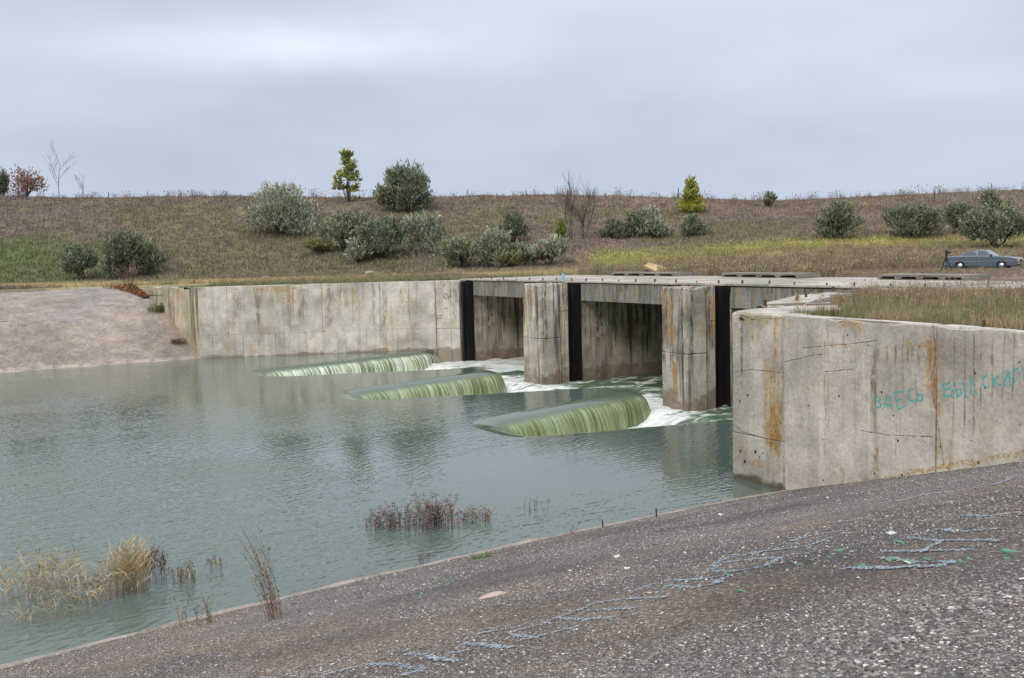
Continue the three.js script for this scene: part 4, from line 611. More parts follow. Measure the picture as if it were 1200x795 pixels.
bare(238, 309, 10, 14, 'thin brown sapling alone on the slope above the straw grass', { mat: reddish, name: 'sapling', cat: 'sapling', lev: 2, thick: 0.02 });
bare(314, 310, 10, 18, 'thin sapling on the slope below the big silvery shrub', { mat: reddish, name: 'sapling', cat: 'sapling', lev: 2, thick: 0.02 });
bare(210, 260, 10, 22, 'spindly sapling just below the ridge line', { mat: reddish, name: 'sapling', cat: 'sapling', lev: 2, thick: 0.025 });
bare(568, 236, 26, 10, 'low tangle of dead brush on the ridge', { stems: 7, mat: reddish, name: 'twiggy_bush', cat: 'bush', lev: 2, thick: 0.02 });
bare(1065, 243, 14, 20, 'bare twiggy bush on the ridge above the wide dark shrub', { stems: 4, mat: reddish, name: 'twiggy_bush', cat: 'bush', lev: 2, thick: 0.02 });
// grass: tufts of blades, nobody could count them
function tuft(blades, h, spread, r, wid = 0.02, lean = 0.35, heads = false) { const mb = new MB(); for (let k = 0; k < blades; k++) { const a = r() * 6.28, q = Math.sqrt(r()) * spread, x = Math.cos(a) * q, z = Math.sin(a) * q, H = h * (0.5 + r() * 0.6), la = r() * 6.28, l = lean * H * r(), sx = Math.cos(la + 1.57) * wid, sz = Math.sin(la + 1.57) * wid; const A = mb.v(x - sx, -0.05, z - sz), B = mb.v(x + sx, -0.05, z + sz), C = mb.v(x + Math.cos(la) * l * 0.4 + sx * 0.7, H * 0.6, z + Math.sin(la) * l * 0.4 + sz * 0.7), D = mb.v(x + Math.cos(la) * l * 0.4 - sx * 0.7, H * 0.6, z + Math.sin(la) * l * 0.4 - sz * 0.7), E = mb.v(x + Math.cos(la) * l, H, z + Math.sin(la) * l); mb.q(A, B, C, D); mb.t(D, C, E); if (heads) { const T = [x + Math.cos(la) * l, H * 0.9, z + Math.sin(la) * l]; mb.leaf(T, unit(r() - 0.5, 1, r() - 0.5), [Math.cos(la), 0, Math.sin(la)], H * 0.2, wid * 2); } } return mb.geo(); }
const CAR = onPlane(1153, 317.3, 5.43);
const inner = [[-31, 10.0], [-33.2, 10.9], [-36.5, 11.6], [-38.9, 12.0], [-41.2, 13.5], [-42.2, 14.9], [-42.7, 17.6], [-44, 19]];
function onTurf(x, z) {
  const rx = x - O[0], rz = z - O[1], a = rx * AX[0] + rz * AX[1], b = rx * UX[0] + rz * UX[1];
  if (((x - CAR[0]) * 0.8 + (z - CAR[1]) * 0.6) ** 2 / 7.5 + ((x - CAR[0]) * 0.6 - (z - CAR[1]) * 0.8) ** 2 / 1.6 < 1) return false;
  if (a > 0.6 && a < 11.7 && b > -18.6 && b < 31.3) return false;
  if (z > -46 && a < 0.7) { const o = (x - 15.7) * FR.n[0] + (z + 13) * FR.n[1]; if (o > -0.55) return false; if (z < -31) { for (let k = 0; k + 1 < inner.length; k++) if (z <= inner[k][0] && z > inner[k + 1][0]) return x > lerp(inner[k][1], inner[k + 1][1], (z - inner[k][0]) / (inner[k + 1][0] - inner[k][0])) + 0.15; if (z < -44) return false; return x > 9.4; } return true; }
  if (a >= 11.7) return true; if (b > 31.3) return true;
  if (x < 0) { const o = (x + 3.95) * FL.n[0] + (z + 81.2) * FL.n[1]; if (x > -24) return o < -0.95 && b < -18.6; const o2 = (x - CL[0]) * outL[0] + (z - CL[1]) * outL[1]; if (x > -35) return o2 > 16 && z < -90 || z < -93; return o2 > 20.3; }
  return b < -18.6 && z < -83;
}
function grass(name, geos, count, sample, size, tint, r) {
  const per = Math.ceil(count / geos.length), M = new THREE.Matrix4(), Q = new THREE.Quaternion(), E = new THREE.Euler(), c = new THREE.Color(), mat = new THREE.MeshStandardMaterial({ roughness: 1, side: THREE.DoubleSide });
  for (const g of geos) { const im = new THREE.InstancedMesh(g, mat, per); let k = 0, guard = 0; while (k < per && guard++ < per * 30) { const p = sample(r); if (!p || !onTurf(p[0], p[1])) continue; const s = size(p[0], p[1], r); E.set((r() - 0.5) * 0.25, r() * 6.28, (r() - 0.5) * 0.25); M.compose(new THREE.Vector3(p[0], groundH(p[0], p[1]), p[1]), Q.setFromEuler(E), new THREE.Vector3(s, s * (0.75 + r() * 0.5), s)); im.setMatrixAt(k, M); const t = tint(p[0], p[1], r); im.setColorAt(k, c.setRGB(t[0], t[1], t[2])); k++; } im.count = k; add(im, name, { kind: 'stuff', label: name.replace(/_/g, ' ') + ' over the ground behind the walls', category: 'grass' }); }
}
{
  const r = rng(404), hill = [0, 1, 2].map(() => tuft(10, 0.25, 0.42, r, 0.026, 0.9)), mid = [0, 1].map(() => tuft(12, 0.4, 0.32, r, 0.022, 0.5)), tall = [0, 1].map(() => tuft(11, 0.6, 0.3, r, 0.014, 0.4, true)), near = [0, 1, 2].map(() => tuft(16, 0.42, 0.22, r, 0.007, 0.6)), nearTall = [0, 1].map(() => tuft(9, 0.75, 0.16, r, 0.006, 0.45, true));
  const V = (lo, hi, e = 1) => (r) => { const d = lo + (hi - lo) * Math.pow(r(), e); return [(r() * 2 - 1) * (d * 0.53 + 3), -d]; };
  const tone = (k, v) => (x, z, r) => { const c = meadow(x + (r() - 0.5) * 3, z + (r() - 0.5) * 3), q = k * (1 - v / 2 + r() * v); return [c[0] * q, c[1] * q, c[2] * q]; };
  grass('hillside_grass', hill, 60000, V(98, 154), (x, z, r) => 0.6 + r() * 0.8, tone(1.25, 0.7), r);
  grass('meadow_grass', mid, 52000, V(50, 102, 0.8), (x, z, r) => ((x < 6 && z > -90 ? 0.3 : 0.6) + r() * 0.45) * (x > 20 && z > -73 ? 0.4 : 1), tone(1.35, 0.7), r);
  grass('tall_dry_weeds', tall, 12000, (r) => { const d = 62 + r() * r() * 42; return [r() < 0.75 ? 6 + r() * (d * 0.53) : -50 + r() * 56, -d]; }, (x, z, r) => ((x < 6 ? 0.35 : 0.65) + r() * 0.5) * (x > 20 && z > -73 ? 0.35 : 1), (x, z, r) => { const q = 0.7 + r() * 0.7, k = r(); return k < 0.45 ? [0.17 * q, 0.12 * q, 0.09 * q] : k < 0.8 ? [0.33 * q, 0.26 * q, 0.15 * q] : [0.22 * q, 0.21 * q, 0.10 * q]; }, r);
  grass('ridge_weeds', tall, 800, (r) => { const x = (r() * 2 - 1) * 82; return [x, -140 - r() * 16]; }, (x, z, r) => 0.7 + r() * r() * 1.8, (x, z, r) => { const q = 0.7 + r() * 0.6; return [0.16 * q, 0.12 * q, 0.09 * q]; }, r);
  const fillXZ = (r) => { const z = -21 - r() * 26; return [8 + r() * (Math.abs(z) * 0.55 - 3), z]; };
  grass('fill_grass', near, 26000, fillXZ, (x, z, r) => 0.3 + r() * 0.45, (x, z, r) => { const n = fbm(x * 0.5, z * 0.5, 3), q = 0.7 + r() * 0.7, k = r(); return k < 0.42 + (n - 0.5) * 2.4 ? [0.14 * q, 0.17 * q, 0.055 * q] : k < 0.8 ? [0.31 * q, 0.255 * q, 0.145 * q] : [0.17 * q, 0.125 * q, 0.09 * q]; }, r);
  grass('fill_weeds', nearTall, 2600, fillXZ, (x, z, r) => (0.35 + r() * 0.5) * (z > -30 ? 0.6 : 1), (x, z, r) => { const q = 0.7 + r() * 0.6, k = r(); return k < 0.55 ? [0.19 * q, 0.13 * q, 0.095 * q] : [0.34 * q, 0.28 * q, 0.15 * q]; }, r);
}
console.log('plants done');

// ---------------------------------------------------------------- stones on the near bank
{
  const r = rng(606), variants = [0, 1, 2].map((k) => { const g = new THREE.IcosahedronGeometry(1, 0), p = g.attributes.position, seen = new Map(); for (let i = 0; i < p.count; i++) { const key = [p.getX(i), p.getY(i), p.getZ(i)].map((v) => v.toFixed(3)).join(); if (!seen.has(key)) seen.set(key, [0.65 + r() * 0.6, 0.65 + r() * 0.6, 0.65 + r() * 0.6]); const s = seen.get(key); p.setXYZ(i, p.getX(i) * s[0], p.getY(i) * s[1] * 0.42, p.getZ(i) * s[2]); } g.computeVertexNormals(); return g; });
  const mat = new THREE.MeshStandardMaterial({ roughness: 0.9 }), M = new THREE.Matrix4(), Q = new THREE.Quaternion(), E = new THREE.Euler(), c = new THREE.Color();
  for (const g of variants) {
    const N = 115000, im = new THREE.InstancedMesh(g, mat, N); let k = 0, guard = 0;
    while (k < N && guard++ < N * 30) {
      const d = 3.2 + Math.pow(r(), 1.5) * 29, x = (r() * 2 - 1) * (d * 0.56 + 0.5), z = -d, y = bankH(x, z); if (y < 0.05) continue; const o = (x - 15.7) * FR.n[0] + (z + 13) * FR.n[1]; if (o < 0.05) continue;
      const patch = fbm(x * 0.45 + 3, z * 0.7, 4), edge = Math.exp(-((((x - 2.3) * 0.62 + (z + 6.2) * 0.78) / 0.4) ** 2)); if (r() > sm(0.32, 0.62, patch) * 0.9 + 0.1 + edge * 0.4) continue;
      const s = (0.0036 + (0.0105 + edge * 0.012) * Math.pow(r(), 4.5)) * (1 + 0.018 * d); E.set((r() - 0.5) * 0.7, r() * 6.28, (r() - 0.5) * 0.7); M.compose(new THREE.Vector3(x, y + s * 0.12, z), Q.setFromEuler(E), new THREE.Vector3(s * (0.8 + r() * 0.8), s, s)); im.setMatrixAt(k, M);
      const u = r(), t = u < 0.055 ? 0.40 + r() * 0.2 : u < 0.40 ? 0.17 + r() * 0.13 : 0.05 + r() * 0.09, w = r(); im.setColorAt(k, c.setRGB(t, t * lerp(0.84, 0.95, w), t * lerp(0.70, 0.90, w))); k++;
    }
    im.count = k; add(im, 'gravel_stones', { kind: 'stuff', label: 'loose gravel chips over the near slope', category: 'gravel' });
  }
}
// pale concrete lip at the water's edge
{
  const mb = new MB(), rows = []; for (let q = -30; q <= 9.2; q += 0.25) { const n0 = 0.0045 * q * q + (vn(q * 0.8, 3) - 0.5) * 0.2 + (vn(q * 2.9, 5) - 0.5) * 0.1, w = 0.08 + vn(q * 1.3, 8) * 0.2 * vn(q * 0.4, 2) * 1.4; rows.push([[-0.3, -0.12], [-0.02, 0.035], [w, 0.085], [w + 0.12, -0.05]].map(([e, y]) => { const [x, z] = qn(q, n0 + e), h = bankH(x, z); return mb.v(x, Math.max(y < 0 ? y - 0.1 : y, h + y * 0.5), z, q / 5, e); })); }
  for (let i = 0; i + 1 < rows.length; i++) for (let k = 0; k < 3; k++) mb.q(rows[i][k], rows[i + 1][k], rows[i + 1][k + 1], rows[i][k + 1]);
  struct('shore_kerb', mb.geo(), concrete(new Paint(512, 128, 5, 1), 70, { tone: [0.56, 0.51, 0.465], dirt: 1, lichen: 0 }).mat());
}
{
  const mb = new MB(), rows = []; for (let q = -0.4; q <= 60; q += 0.4) { const w = 0.014 + vn(q * 0.35, 18) * 0.012; rows.push([[-0.02, -0.05], [0.004, 0.05], [w, 0.07], [w + 0.01, -0.06]].map(([t, dy]) => { const [x, y, z] = leftBank(q, t); return mb.v(x, Math.max(dy, y + dy * 0.6), z, q / 5, t * 4); })); }
  for (let i = 0; i + 1 < rows.length; i++) for (let k = 0; k < 3; k++) mb.q(rows[i][k], rows[i][k + 1], rows[i + 1][k + 1], rows[i + 1][k]);
  struct('far_shore_kerb', mb.geo(), concrete(new Paint(256, 128, 5, 1), 71, { tone: [0.60, 0.55, 0.49], dirt: 0.6, lichen: 0 }).mat());
}
// faded blue painted marks on the gravel, draped over the slope
{
  const S = [[[478, 767], [505, 771], [525, 775], [537, 776]], [[525, 767], [557, 762]], [[542, 755], [570, 757], [600, 760]], [[555, 745], [600, 737]], [[378, 792], [420, 782]], [[430, 780], [470, 780], [495, 786], [470, 793]], [[600, 742], [640, 730], [675, 717], [700, 707], [740, 702], [780, 701]], [[600, 745], [625, 749], [657, 740], [677, 736]], [[650, 726], [685, 727], [717, 725]], [[690, 717], [715, 715], [745, 714]], [[740, 696], [760, 687], [785, 680], [820, 680], [850, 675]], [[780, 687], [810, 690], [840, 685], [850, 677]], [[834, 669], [840, 660], [855, 654], [880, 650], [920, 644]], [[834, 670], [860, 671], [895, 665], [915, 654], [872, 657], [850, 660]], [[855, 652], [900, 646], [940, 642], [967, 634]], [[925, 635], [960, 627], [1010, 619]], [[960, 615], [990, 612], [1025, 605]],
    [[990, 667], [1030, 666], [1055, 666]], [[1030, 654], [1070, 660], [1120, 659], [1095, 665], [1010, 667]], [[1035, 647], [1080, 647], [1140, 645]], [[1080, 647], [1100, 637], [1107, 634]], [[1060, 632], [1100, 634], [1170, 635]], [[1097, 621], [1130, 624], [1175, 620]], [[1130, 605], [1155, 606], [1195, 601]], [[1030, 590], [1060, 587], [1090, 579], [1130, 575], [1165, 569], [1195, 557]]];
  const r = rng(9), mb = new MB();
  for (const s of S) { const P = s.map(([x, y]) => onField(x, y, bankH)); for (let k = 0; k + 1 < P.length; k++) { const A = P[k], B = P[k + 1], L = Math.hypot(B[0] - A[0], B[2] - A[2]), n = Math.ceil(L / 0.035), tx = (B[0] - A[0]) / L, tz = (B[2] - A[2]) / L; for (let j = 0; j < n; j++) for (let q = 0; q < 15; q++) { if (r() < 0.45 + 0.3 * (fbm(A[0] * 3 + j * 0.15, q * 0.2 + A[2], 2) > 0.55)) continue; const t = (j + r()) / n, e = (r() - 0.5) * 0.07 + (r() - 0.5) * 0.05, x = lerp(A[0], B[0], t) - tz * e, z = lerp(A[2], B[2], t) + tx * e, w = 0.006 + r() * 0.013, a = r() * 6.28, vs = []; for (let m = 0; m < 5; m++) { const ph = a + m * 1.257, R = w * (0.6 + r() * 0.7), X = x + Math.cos(ph) * R, Z = z + Math.sin(ph) * R; vs.push(mb.v(X, bankH(X, Z) + 0.007 + r() * 0.006, Z)); } mb.t(vs[0], vs[2], vs[1]); mb.t(vs[0], vs[3], vs[2]); mb.t(vs[0], vs[4], vs[3]); } } }
  const m = single('painted_marks', mb.geo(), new THREE.MeshStandardMaterial({ color: new THREE.Color().setRGB(0.27, 0.31, 0.345), roughness: 0.9, side: THREE.DoubleSide }), 'worn pale blue painted scrawl across the gravel of the near slope', 'paint marks'); m.userData.kind = 'stuff';
  // the same kind of marks, much farther away on the other bank
  const m2 = new MB(); for (let k = 0; k < 90; k++) { const u = r(), [x, y, z] = leftBank(16.5 - u * 6.5 + (r() - 0.5) * 0.4, 0.42 + (vn(u * 14, 3) - 0.5) * 0.10 + (r() - 0.5) * 0.02), w = 0.05 + r() * 0.09; const a = [0, 1, 2, 3].map((j) => { const ph = j * 1.57 + r(); return m2.v(x + Math.cos(ph) * w, y + 0.03 - Math.sin(ph) * w * 0.25, z + Math.sin(ph) * w); }); m2.q(a[0], a[3], a[2], a[1]); }
  const mm = single('painted_marks', m2.geo(), new THREE.MeshStandardMaterial({ color: new THREE.Color().setRGB(0.23, 0.26, 0.30), roughness: 0.9, side: THREE.DoubleSide }), 'faint blue painted letters on the far paved slope', 'paint marks'); mm.userData.kind = 'stuff';
}
// green bottle shards
{
  const mat = new THREE.MeshPhysicalMaterial({ color: new THREE.Color().setRGB(0.012, 0.17, 0.045), roughness: 0.12, clearcoat: 0.6, side: THREE.DoubleSide }), r = rng(55);
  const spots = [[1057, 637, 1.3], [1070, 640, .6], [1087, 639, .7], [983, 646, 1.2], [972, 654, .9], [1010, 664, 1.2], [1042, 658, 1.4], [1068, 660, 1.5], [1088, 657, 1.1], [1126, 659, 1], [1104, 664, .8], [1183, 648, 1.6], [1178, 655, .9], [510, 682, 1.1], [525, 685, 1.1], [494, 697, 1.3], [512, 696, .7], [853, 675, 1.1], [780, 688, .8], [798, 691, .8], [871, 694, .9], [705, 665, .9], [936, 662, .7], [957, 661, .6], [1135, 655, .7]];
  const shardLabel = (px, py, s) => px === 1183 ? 'largest green bottle shard, lying apart at the end of the blue strokes' : px < 600 ? 'green bottle shard beside the flat pinkish mortar lump' : px === 853 || px === 780 || px === 798 ? 'small green bottle shard touching the long blue painted loop' : px === 871 ? 'green bottle shard alone on bare gravel below the blue loop' : px === 705 ? 'green bottle shard alone between the kerb and the blue scrawl' : px < 1000 ? 'green bottle shard on gravel between the blue loop and blue crossbars' : px === 1178 ? 'small green shard beside the largest bottle shard' : 'green bottle shard among the crossed blue painted bars';
  for (const [px, py, s] of spots) {
    const [x, y, z] = onField(px, py, bankH), mb = new MB(), R = 0.036, n = 6, span = 1.2 + r() * 1.4, L = (0.07 + r() * 0.07) * s, top = [], bot = [];
    for (let k = 0; k <= n; k++) { const a = -span / 2 + span * k / n, w = L * (0.5 + 0.5 * r()); bot.push([mb.v(Math.sin(a) * R * s, Math.cos(a) * R * s, -w * 0.6), mb.v(Math.sin(a) * (R - 0.004) * s, Math.cos(a) * (R - 0.004) * s, -w * 0.6)]); top.push([mb.v(Math.sin(a) * R * s, Math.cos(a) * R * s, w), mb.v(Math.sin(a) * (R - 0.004) * s, Math.cos(a) * (R - 0.004) * s, w)]); }
    for (let k = 0; k < n; k++) { mb.q(bot[k][0], top[k][0], top[k + 1][0], bot[k + 1][0]); mb.q(bot[k][1], bot[k + 1][1], top[k + 1][1], top[k][1]); mb.q(top[k][0], top[k][1], top[k + 1][1], top[k + 1][0]); mb.q(bot[k][0], bot[k + 1][0], bot[k + 1][1], bot[k][1]); }
    const m = single('glass_shard', mb.geo(false), mat, shardLabel(px, py, s), 'glass shard', 'green bottle shards on the gravel'); m.position.set(x, y - 0.006, z); m.scale.setScalar(0.62); m.rotation.set((r() - 0.5) * 0.5 + 0.28, r() * 6.28, (r() - 0.5) * 0.6);
  }
  const white = new THREE.MeshStandardMaterial({ color: new THREE.Color().setRGB(0.46, 0.45, 0.43), roughness: 0.8, side: THREE.DoubleSide }), pink = new THREE.MeshStandardMaterial({ color: new THREE.Color().setRGB(0.42, 0.31, 0.25), roughness: 0.9 });
  for (const [px, py, s] of [[723, 653, 1.2], [735, 667, 1], [845, 604, 1.4], [1045, 626, 1.2], [668, 670, .7], [970, 584, .8], [803, 649, .6]]) { const [x, y, z] = onField(px, py, bankH), mb = new MB(), g = []; for (let i = 0; i <= 4; i++) { const row = []; for (let j = 0; j <= 3; j++) row.push(mb.v((i - 2) * 0.05 * s, Math.abs(r() - 0.3) * 0.035, (j - 1.5) * 0.045 * s)); g.push(row); } for (let i = 0; i < 4; i++) for (let j = 0; j < 3; j++) mb.q(g[i][j], g[i][j + 1], g[i + 1][j + 1], g[i + 1][j]); const m = single('paper_scrap', mb.geo(), white, px === 1045 ? 'crumpled white scrap above the crossed blue painted bars' : px > 800 && py < 610 ? 'crumpled white scrap high on the gravel below the wing wall' : 'crumpled white scrap on gravel between the kerb and blue scrawl', 'litter', 'white scraps on the gravel'); m.position.set(x, y + 0.01, z); m.scale.setScalar(0.4); m.rotation.set(0.25, r() * 6, 0); }
  { const [x, y, z] = onField(578, 699, bankH), pm = new MB(); const c = pm.v(0, 0.05, 0), e = []; for (let k = 0; k < 14; k++) { const a = k / 14 * 6.28, R = 0.2 + r() * 0.12; e.push(pm.v(Math.cos(a) * R * 1.3, -0.02, Math.sin(a) * R * 0.7)); } const f = []; for (let k = 0; k < 14; k++) { const a = k / 14 * 6.28, R = 0.12 + r() * 0.06; f.push(pm.v(Math.cos(a) * R * 1.3, 0.04, Math.sin(a) * R * 0.7)); } for (let k = 0; k < 14; k++) { pm.t(c, f[(k + 1) % 14], f[k]); pm.q(f[k], f[(k + 1) % 14], e[(k + 1) % 14], e[k]); } const m = single('mortar_lump', pm.geo(false), pink, 'flat pinkish lump of mortar on the gravel near the water', 'mortar lump'); m.position.set(x, y, z); m.scale.setScalar(0.6); m.rotation.set(0.2, 0.5, 0); }
}
console.log('bank done');
// ---------------------------------------------------------------- plants in and beside the water
function stemClump(name, label, cat, px, py, o, H = () => 0) {
  const p = H === bankH ? onField(px, py, bankH) : [onPlane(px, py, 0)[0], 0, onPlane(px, py, 0)[1]], r = rng(o.seed), g = thing(name, label, cat, p), st = new MB(), lf = new MB(); st.col = o.stem; lf.col = o.leaf;
  for (let k = 0; k < o.n; k++) {
    const a = r() * 6.28, q = Math.pow(r(), 0.6), x = Math.cos(a) * q * o.rx + (o.skew || 0) * (r() - 0.5), z = Math.sin(a) * q * o.rz, hh = o.h * (0.45 + r() * 0.6) * (1 - 0.55 * q * (o.dome ?? 1)), ln = o.lean * hh * (0.4 + r()), la = o.dir !== undefined ? o.dir + (r() - 0.5) * 2.2 : r() * 6.28, pts = [], v = 0.7 + r() * 0.6; st.col = o.stem.map((c) => c * v);
    const by = H === bankH ? bankH(p[0] + x, p[2] + z) - p[1] : 0;
    for (let j = 0; j <= 5; j++) { const t = j / 5, e = Math.pow(t, 1.8) * ln; pts.push([x + Math.cos(la) * e + (r() - 0.5) * 0.012, by - 0.15 + (hh + 0.15) * t - (o.droop || 0) * hh * Math.max(0, t - 0.6) ** 2 * 3, z + Math.sin(la) * e + (r() - 0.5) * 0.012]); }
    st.tube(pts, o.r, o.r * 0.5, 3);
    const nl = Math.floor(o.leaves * (0.5 + r())); for (let j = 0; j < nl; j++) { const t = o.from + (1 - o.from) * r(), s = pts[Math.min(4, Math.floor(t * 5))], e = pts[Math.min(5, Math.floor(t * 5) + 1)], f = t * 5 % 1, b = [lerp(s[0], e[0], f), lerp(s[1], e[1], f), lerp(s[2], e[2], f)], w = r() * 6.28, d = unit(Math.cos(w), o.lup + (r() - 0.5) * 0.8, Math.sin(w)), q2 = 0.65 + r() * 0.7, pal = r() < 0.5 ? o.leaf : o.leaf2 || o.leaf; lf.col = pal.map((c) => c * q2); lf.leaf(b, d, cross(d, [r() - 0.5, 0.3, r() - 0.5]), o.ll * (0.6 + r() * 0.8), o.lw, o.lbend || 0); }
  }
  part('stems', st.geo(), leafMat, g); part('leaves', lf.geo(), leafMat, g); return g;
}
const straw = { stem: [0.30, 0.23, 0.12], leaf: [0.46, 0.36, 0.19], leaf2: [0.33, 0.235, 0.11], r: 0.0035, leaves: 2.4, from: 0.3, lup: 1.1, ll: 0.5, lw: 0.0075, lbend: 0.2, lean: 0.3, dome: 0.4 };
stemClump('reed_clump', 'drooping golden reeds in the water farthest along the shore', 'reeds', 18, 706, { ...straw, seed: 1, n: 95, rx: 0.85, rz: 0.45, h: 1.25, lean: 0.6, droop: 0.4, leaf2: [0.40, 0.26, 0.10] });
stemClump('reed_clump', 'brownish bent reeds around a white scrap in the water', 'reeds', 62, 690, { ...straw, seed: 2, n: 100, rx: 0.65, rz: 0.4, h: 1.25, lean: 0.5, droop: 0.4, leaf: [0.40, 0.28, 0.12], leaf2: [0.26, 0.25, 0.09] });
stemClump('reed_clump', 'thin pale flattened reeds between the brown and the upright clumps', 'reeds', 105, 704, { ...straw, seed: 3, n: 95, rx: 0.75, rz: 0.35, h: 0.85, lean: 0.6, leaf: [0.45, 0.38, 0.25] });
stemClump('reed_clump', 'upright straw coloured reed tuft standing in the water', 'reeds', 152, 693, { ...straw, seed: 4, n: 190, rx: 0.42, rz: 0.25, h: 1.2, lean: 0.12, leaf: [0.50, 0.38, 0.18], leaf2: [0.42, 0.31, 0.14], lbend: 0.03 });
stemClump('reed_clump', 'dark seed-headed stems beside the upright straw tuft', 'reeds', 181, 682, { ...straw, seed: 5, n: 34, rx: 0.3, rz: 0.2, h: 0.95, lean: 0.2, stem: [0.12, 0.09, 0.06], leaf: [0.13, 0.085, 0.055], leaf2: [0.2, 0.13, 0.08], ll: 0.12, lw: 0.012, from: 0.55, leaves: 9 });
stemClump('reed_clump', 'sparse dark water stems past the seed-headed reeds', 'reeds', 216, 682, { ...straw, seed: 6, n: 22, rx: 0.3, rz: 0.2, h: 0.65, lean: 0.3, stem: [0.10, 0.09, 0.06], leaf: [0.11, 0.09, 0.06], ll: 0.10, lw: 0.012, from: 0.4, leaves: 6 });
stemClump('reed_clump', 'few short thin stems at the end of the reed bed', 'reeds', 252, 668, { ...straw, seed: 7, n: 10, rx: 0.28, rz: 0.15, h: 0.45, lean: 0.3, stem: [0.12, 0.10, 0.08], leaf: [0.13, 0.1, 0.08], ll: 0.07, lw: 0.01, from: 0.5, leaves: 4 });
stemClump('reed_clump', 'scattered submerged straw stems in front of the bent reeds', 'reeds', 45, 728, { ...straw, seed: 8, n: 30, rx: 0.6, rz: 0.3, h: 0.35, lean: 0.7, leaf: [0.36, 0.31, 0.2] });
const brush = { stem: [0.13, 0.075, 0.055], leaf: [0.17, 0.075, 0.05], leaf2: [0.10, 0.07, 0.06], r: 0.0055, leaves: 8, from: 0.3, lup: 0.3, ll: 0.10, lw: 0.012, lean: 0.22, droop: 0.2, dome: 0.3 };
stemClump('water_weed', 'tall russet weed stems standing in open water', 'water plant', 512, 618, { ...brush, seed: 21, n: 95, rx: 0.7, rz: 0.28, h: 1.15, leaf: [0.21, 0.085, 0.045] });
stemClump('water_weed', 'dark reddish weed stems beside the tall russet ones in open water', 'water plant', 478, 620, { ...brush, seed: 22, n: 90, rx: 0.95, rz: 0.35, h: 0.9, leaf: [0.15, 0.07, 0.06] });
stemClump('water_weed', 'low curling weed stems at the outer edge of the russet weeds', 'water plant', 446, 618, { ...brush, seed: 23, n: 34, rx: 0.45, rz: 0.2, h: 0.6, lean: 0.5, leaf: [0.13, 0.07, 0.07] });
stemClump('water_weed', 'yellowish weed tips beside the russet weeds in open water', 'water plant', 556, 611, { ...brush, seed: 24, n: 40, rx: 0.5, rz: 0.2, h: 0.55, lean: 0.5, leaf: [0.25, 0.15, 0.05], leaf2: [0.15, 0.08, 0.05] });
stemClump('water_weed', 'thin dark stems alone in the water past the russet weeds', 'water plant', 627, 598, { ...brush, seed: 25, n: 11, rx: 0.42, rz: 0.15, h: 0.5, leaves: 4, stem: [0.07, 0.065, 0.06], leaf: [0.08, 0.07, 0.06] });
stemClump('water_weed', 'thin pale stem cluster between the russet weeds and the shore', 'water plant', 498, 661, { ...brush, seed: 26, n: 9, rx: 0.14, rz: 0.12, h: 0.5, leaves: 5, stem: [0.17, 0.15, 0.12], leaf: [0.13, 0.1, 0.08] });
const weed = { stem: [0.20, 0.13, 0.085], leaf: [0.26, 0.17, 0.09], leaf2: [0.17, 0.15, 0.07], r: 0.0055, leaves: 11, from: 0.25, lup: 0.7, ll: 0.075, lw: 0.011, lean: 0.25, dome: 0.1 };
stemClump('shore_weed', 'tall dry weed leaning over the water from the gravel edge', 'weed', 322, 726, { ...weed, seed: 31, n: 24, rx: 0.15, rz: 0.12, h: 1.6, dir: Math.PI, lean: 0.3 }, bankH);
stemClump('shore_weed', 'small green-footed weed on the kerb at the water', 'weed', 243, 731, { ...weed, seed: 32, n: 12, rx: 0.22, rz: 0.1, h: 0.75, leaves: 8, leaf2: [0.10, 0.15, 0.05] }, bankH);
stemClump('shore_weed', 'thin upright dock stems on the kerb beside the green-footed weed', 'weed', 216, 735, { ...weed, seed: 33, n: 5, rx: 0.09, rz: 0.06, h: 0.6, leaves: 10 }, bankH);
stemClump('shore_weed', 'little twig weed by the pale kerb below the pilaster', 'weed', 668, 627, { ...weed, seed: 34, n: 6, rx: 0.14, rz: 0.1, h: 0.35, leaves: 6, lean: 0.6 }, bankH);
stemClump('grass_patch', 'bright green grass patch on the kerb below the russet weeds', 'grass patch', 562, 655, { ...weed, seed: 35, n: 60, rx: 0.28, rz: 0.1, h: 0.08, stem: [0.10, 0.16, 0.04], leaf: [0.14, 0.21, 0.05], leaf2: [0.10, 0.16, 0.04], leaves: 3 }, bankH);
stemClump('grass_patch', 'dull green grass growing at the foot of the far wing wall', 'grass patch', 180, 378, { ...weed, seed: 36, n: 90, rx: 0.7, rz: 0.5, h: 0.6, stem: [0.12, 0.13, 0.05], leaf: [0.13, 0.15, 0.05], leaf2: [0.17, 0.16, 0.07], leaves: 5, r: 0.01, ll: 0.25, lw: 0.03 }).position.set(...leftBank(0.9, 0.5));
stemClump('grass_patch', 'brown grass at the waterline corner of the far slope', 'grass patch', 205, 405, { ...weed, seed: 37, n: 60, rx: 0.6, rz: 0.4, h: 0.35, stem: [0.15, 0.12, 0.07], leaf: [0.18, 0.14, 0.07], leaf2: [0.12, 0.12, 0.05], leaves: 5, r: 0.01, ll: 0.2, lw: 0.03 }).position.set(...leftBank(0.9, 0.15));
stemClump('reed_clump', 'loose tangle of pale stalks joining the bent reeds to the straw tuft', 'reeds', 128, 700, { ...straw, seed: 9, n: 60, rx: 0.6, rz: 0.3, h: 0.9, lean: 0.5, leaf: [0.42, 0.36, 0.24] });
stemClump('reed_clump', 'thin grey-green stalks standing in water in front of the pale reeds', 'reeds', 85, 722, { ...straw, seed: 10, n: 40, rx: 0.7, rz: 0.3, h: 0.55, lean: 0.4, leaf: [0.27, 0.26, 0.17], stem: [0.2, 0.18, 0.11] });
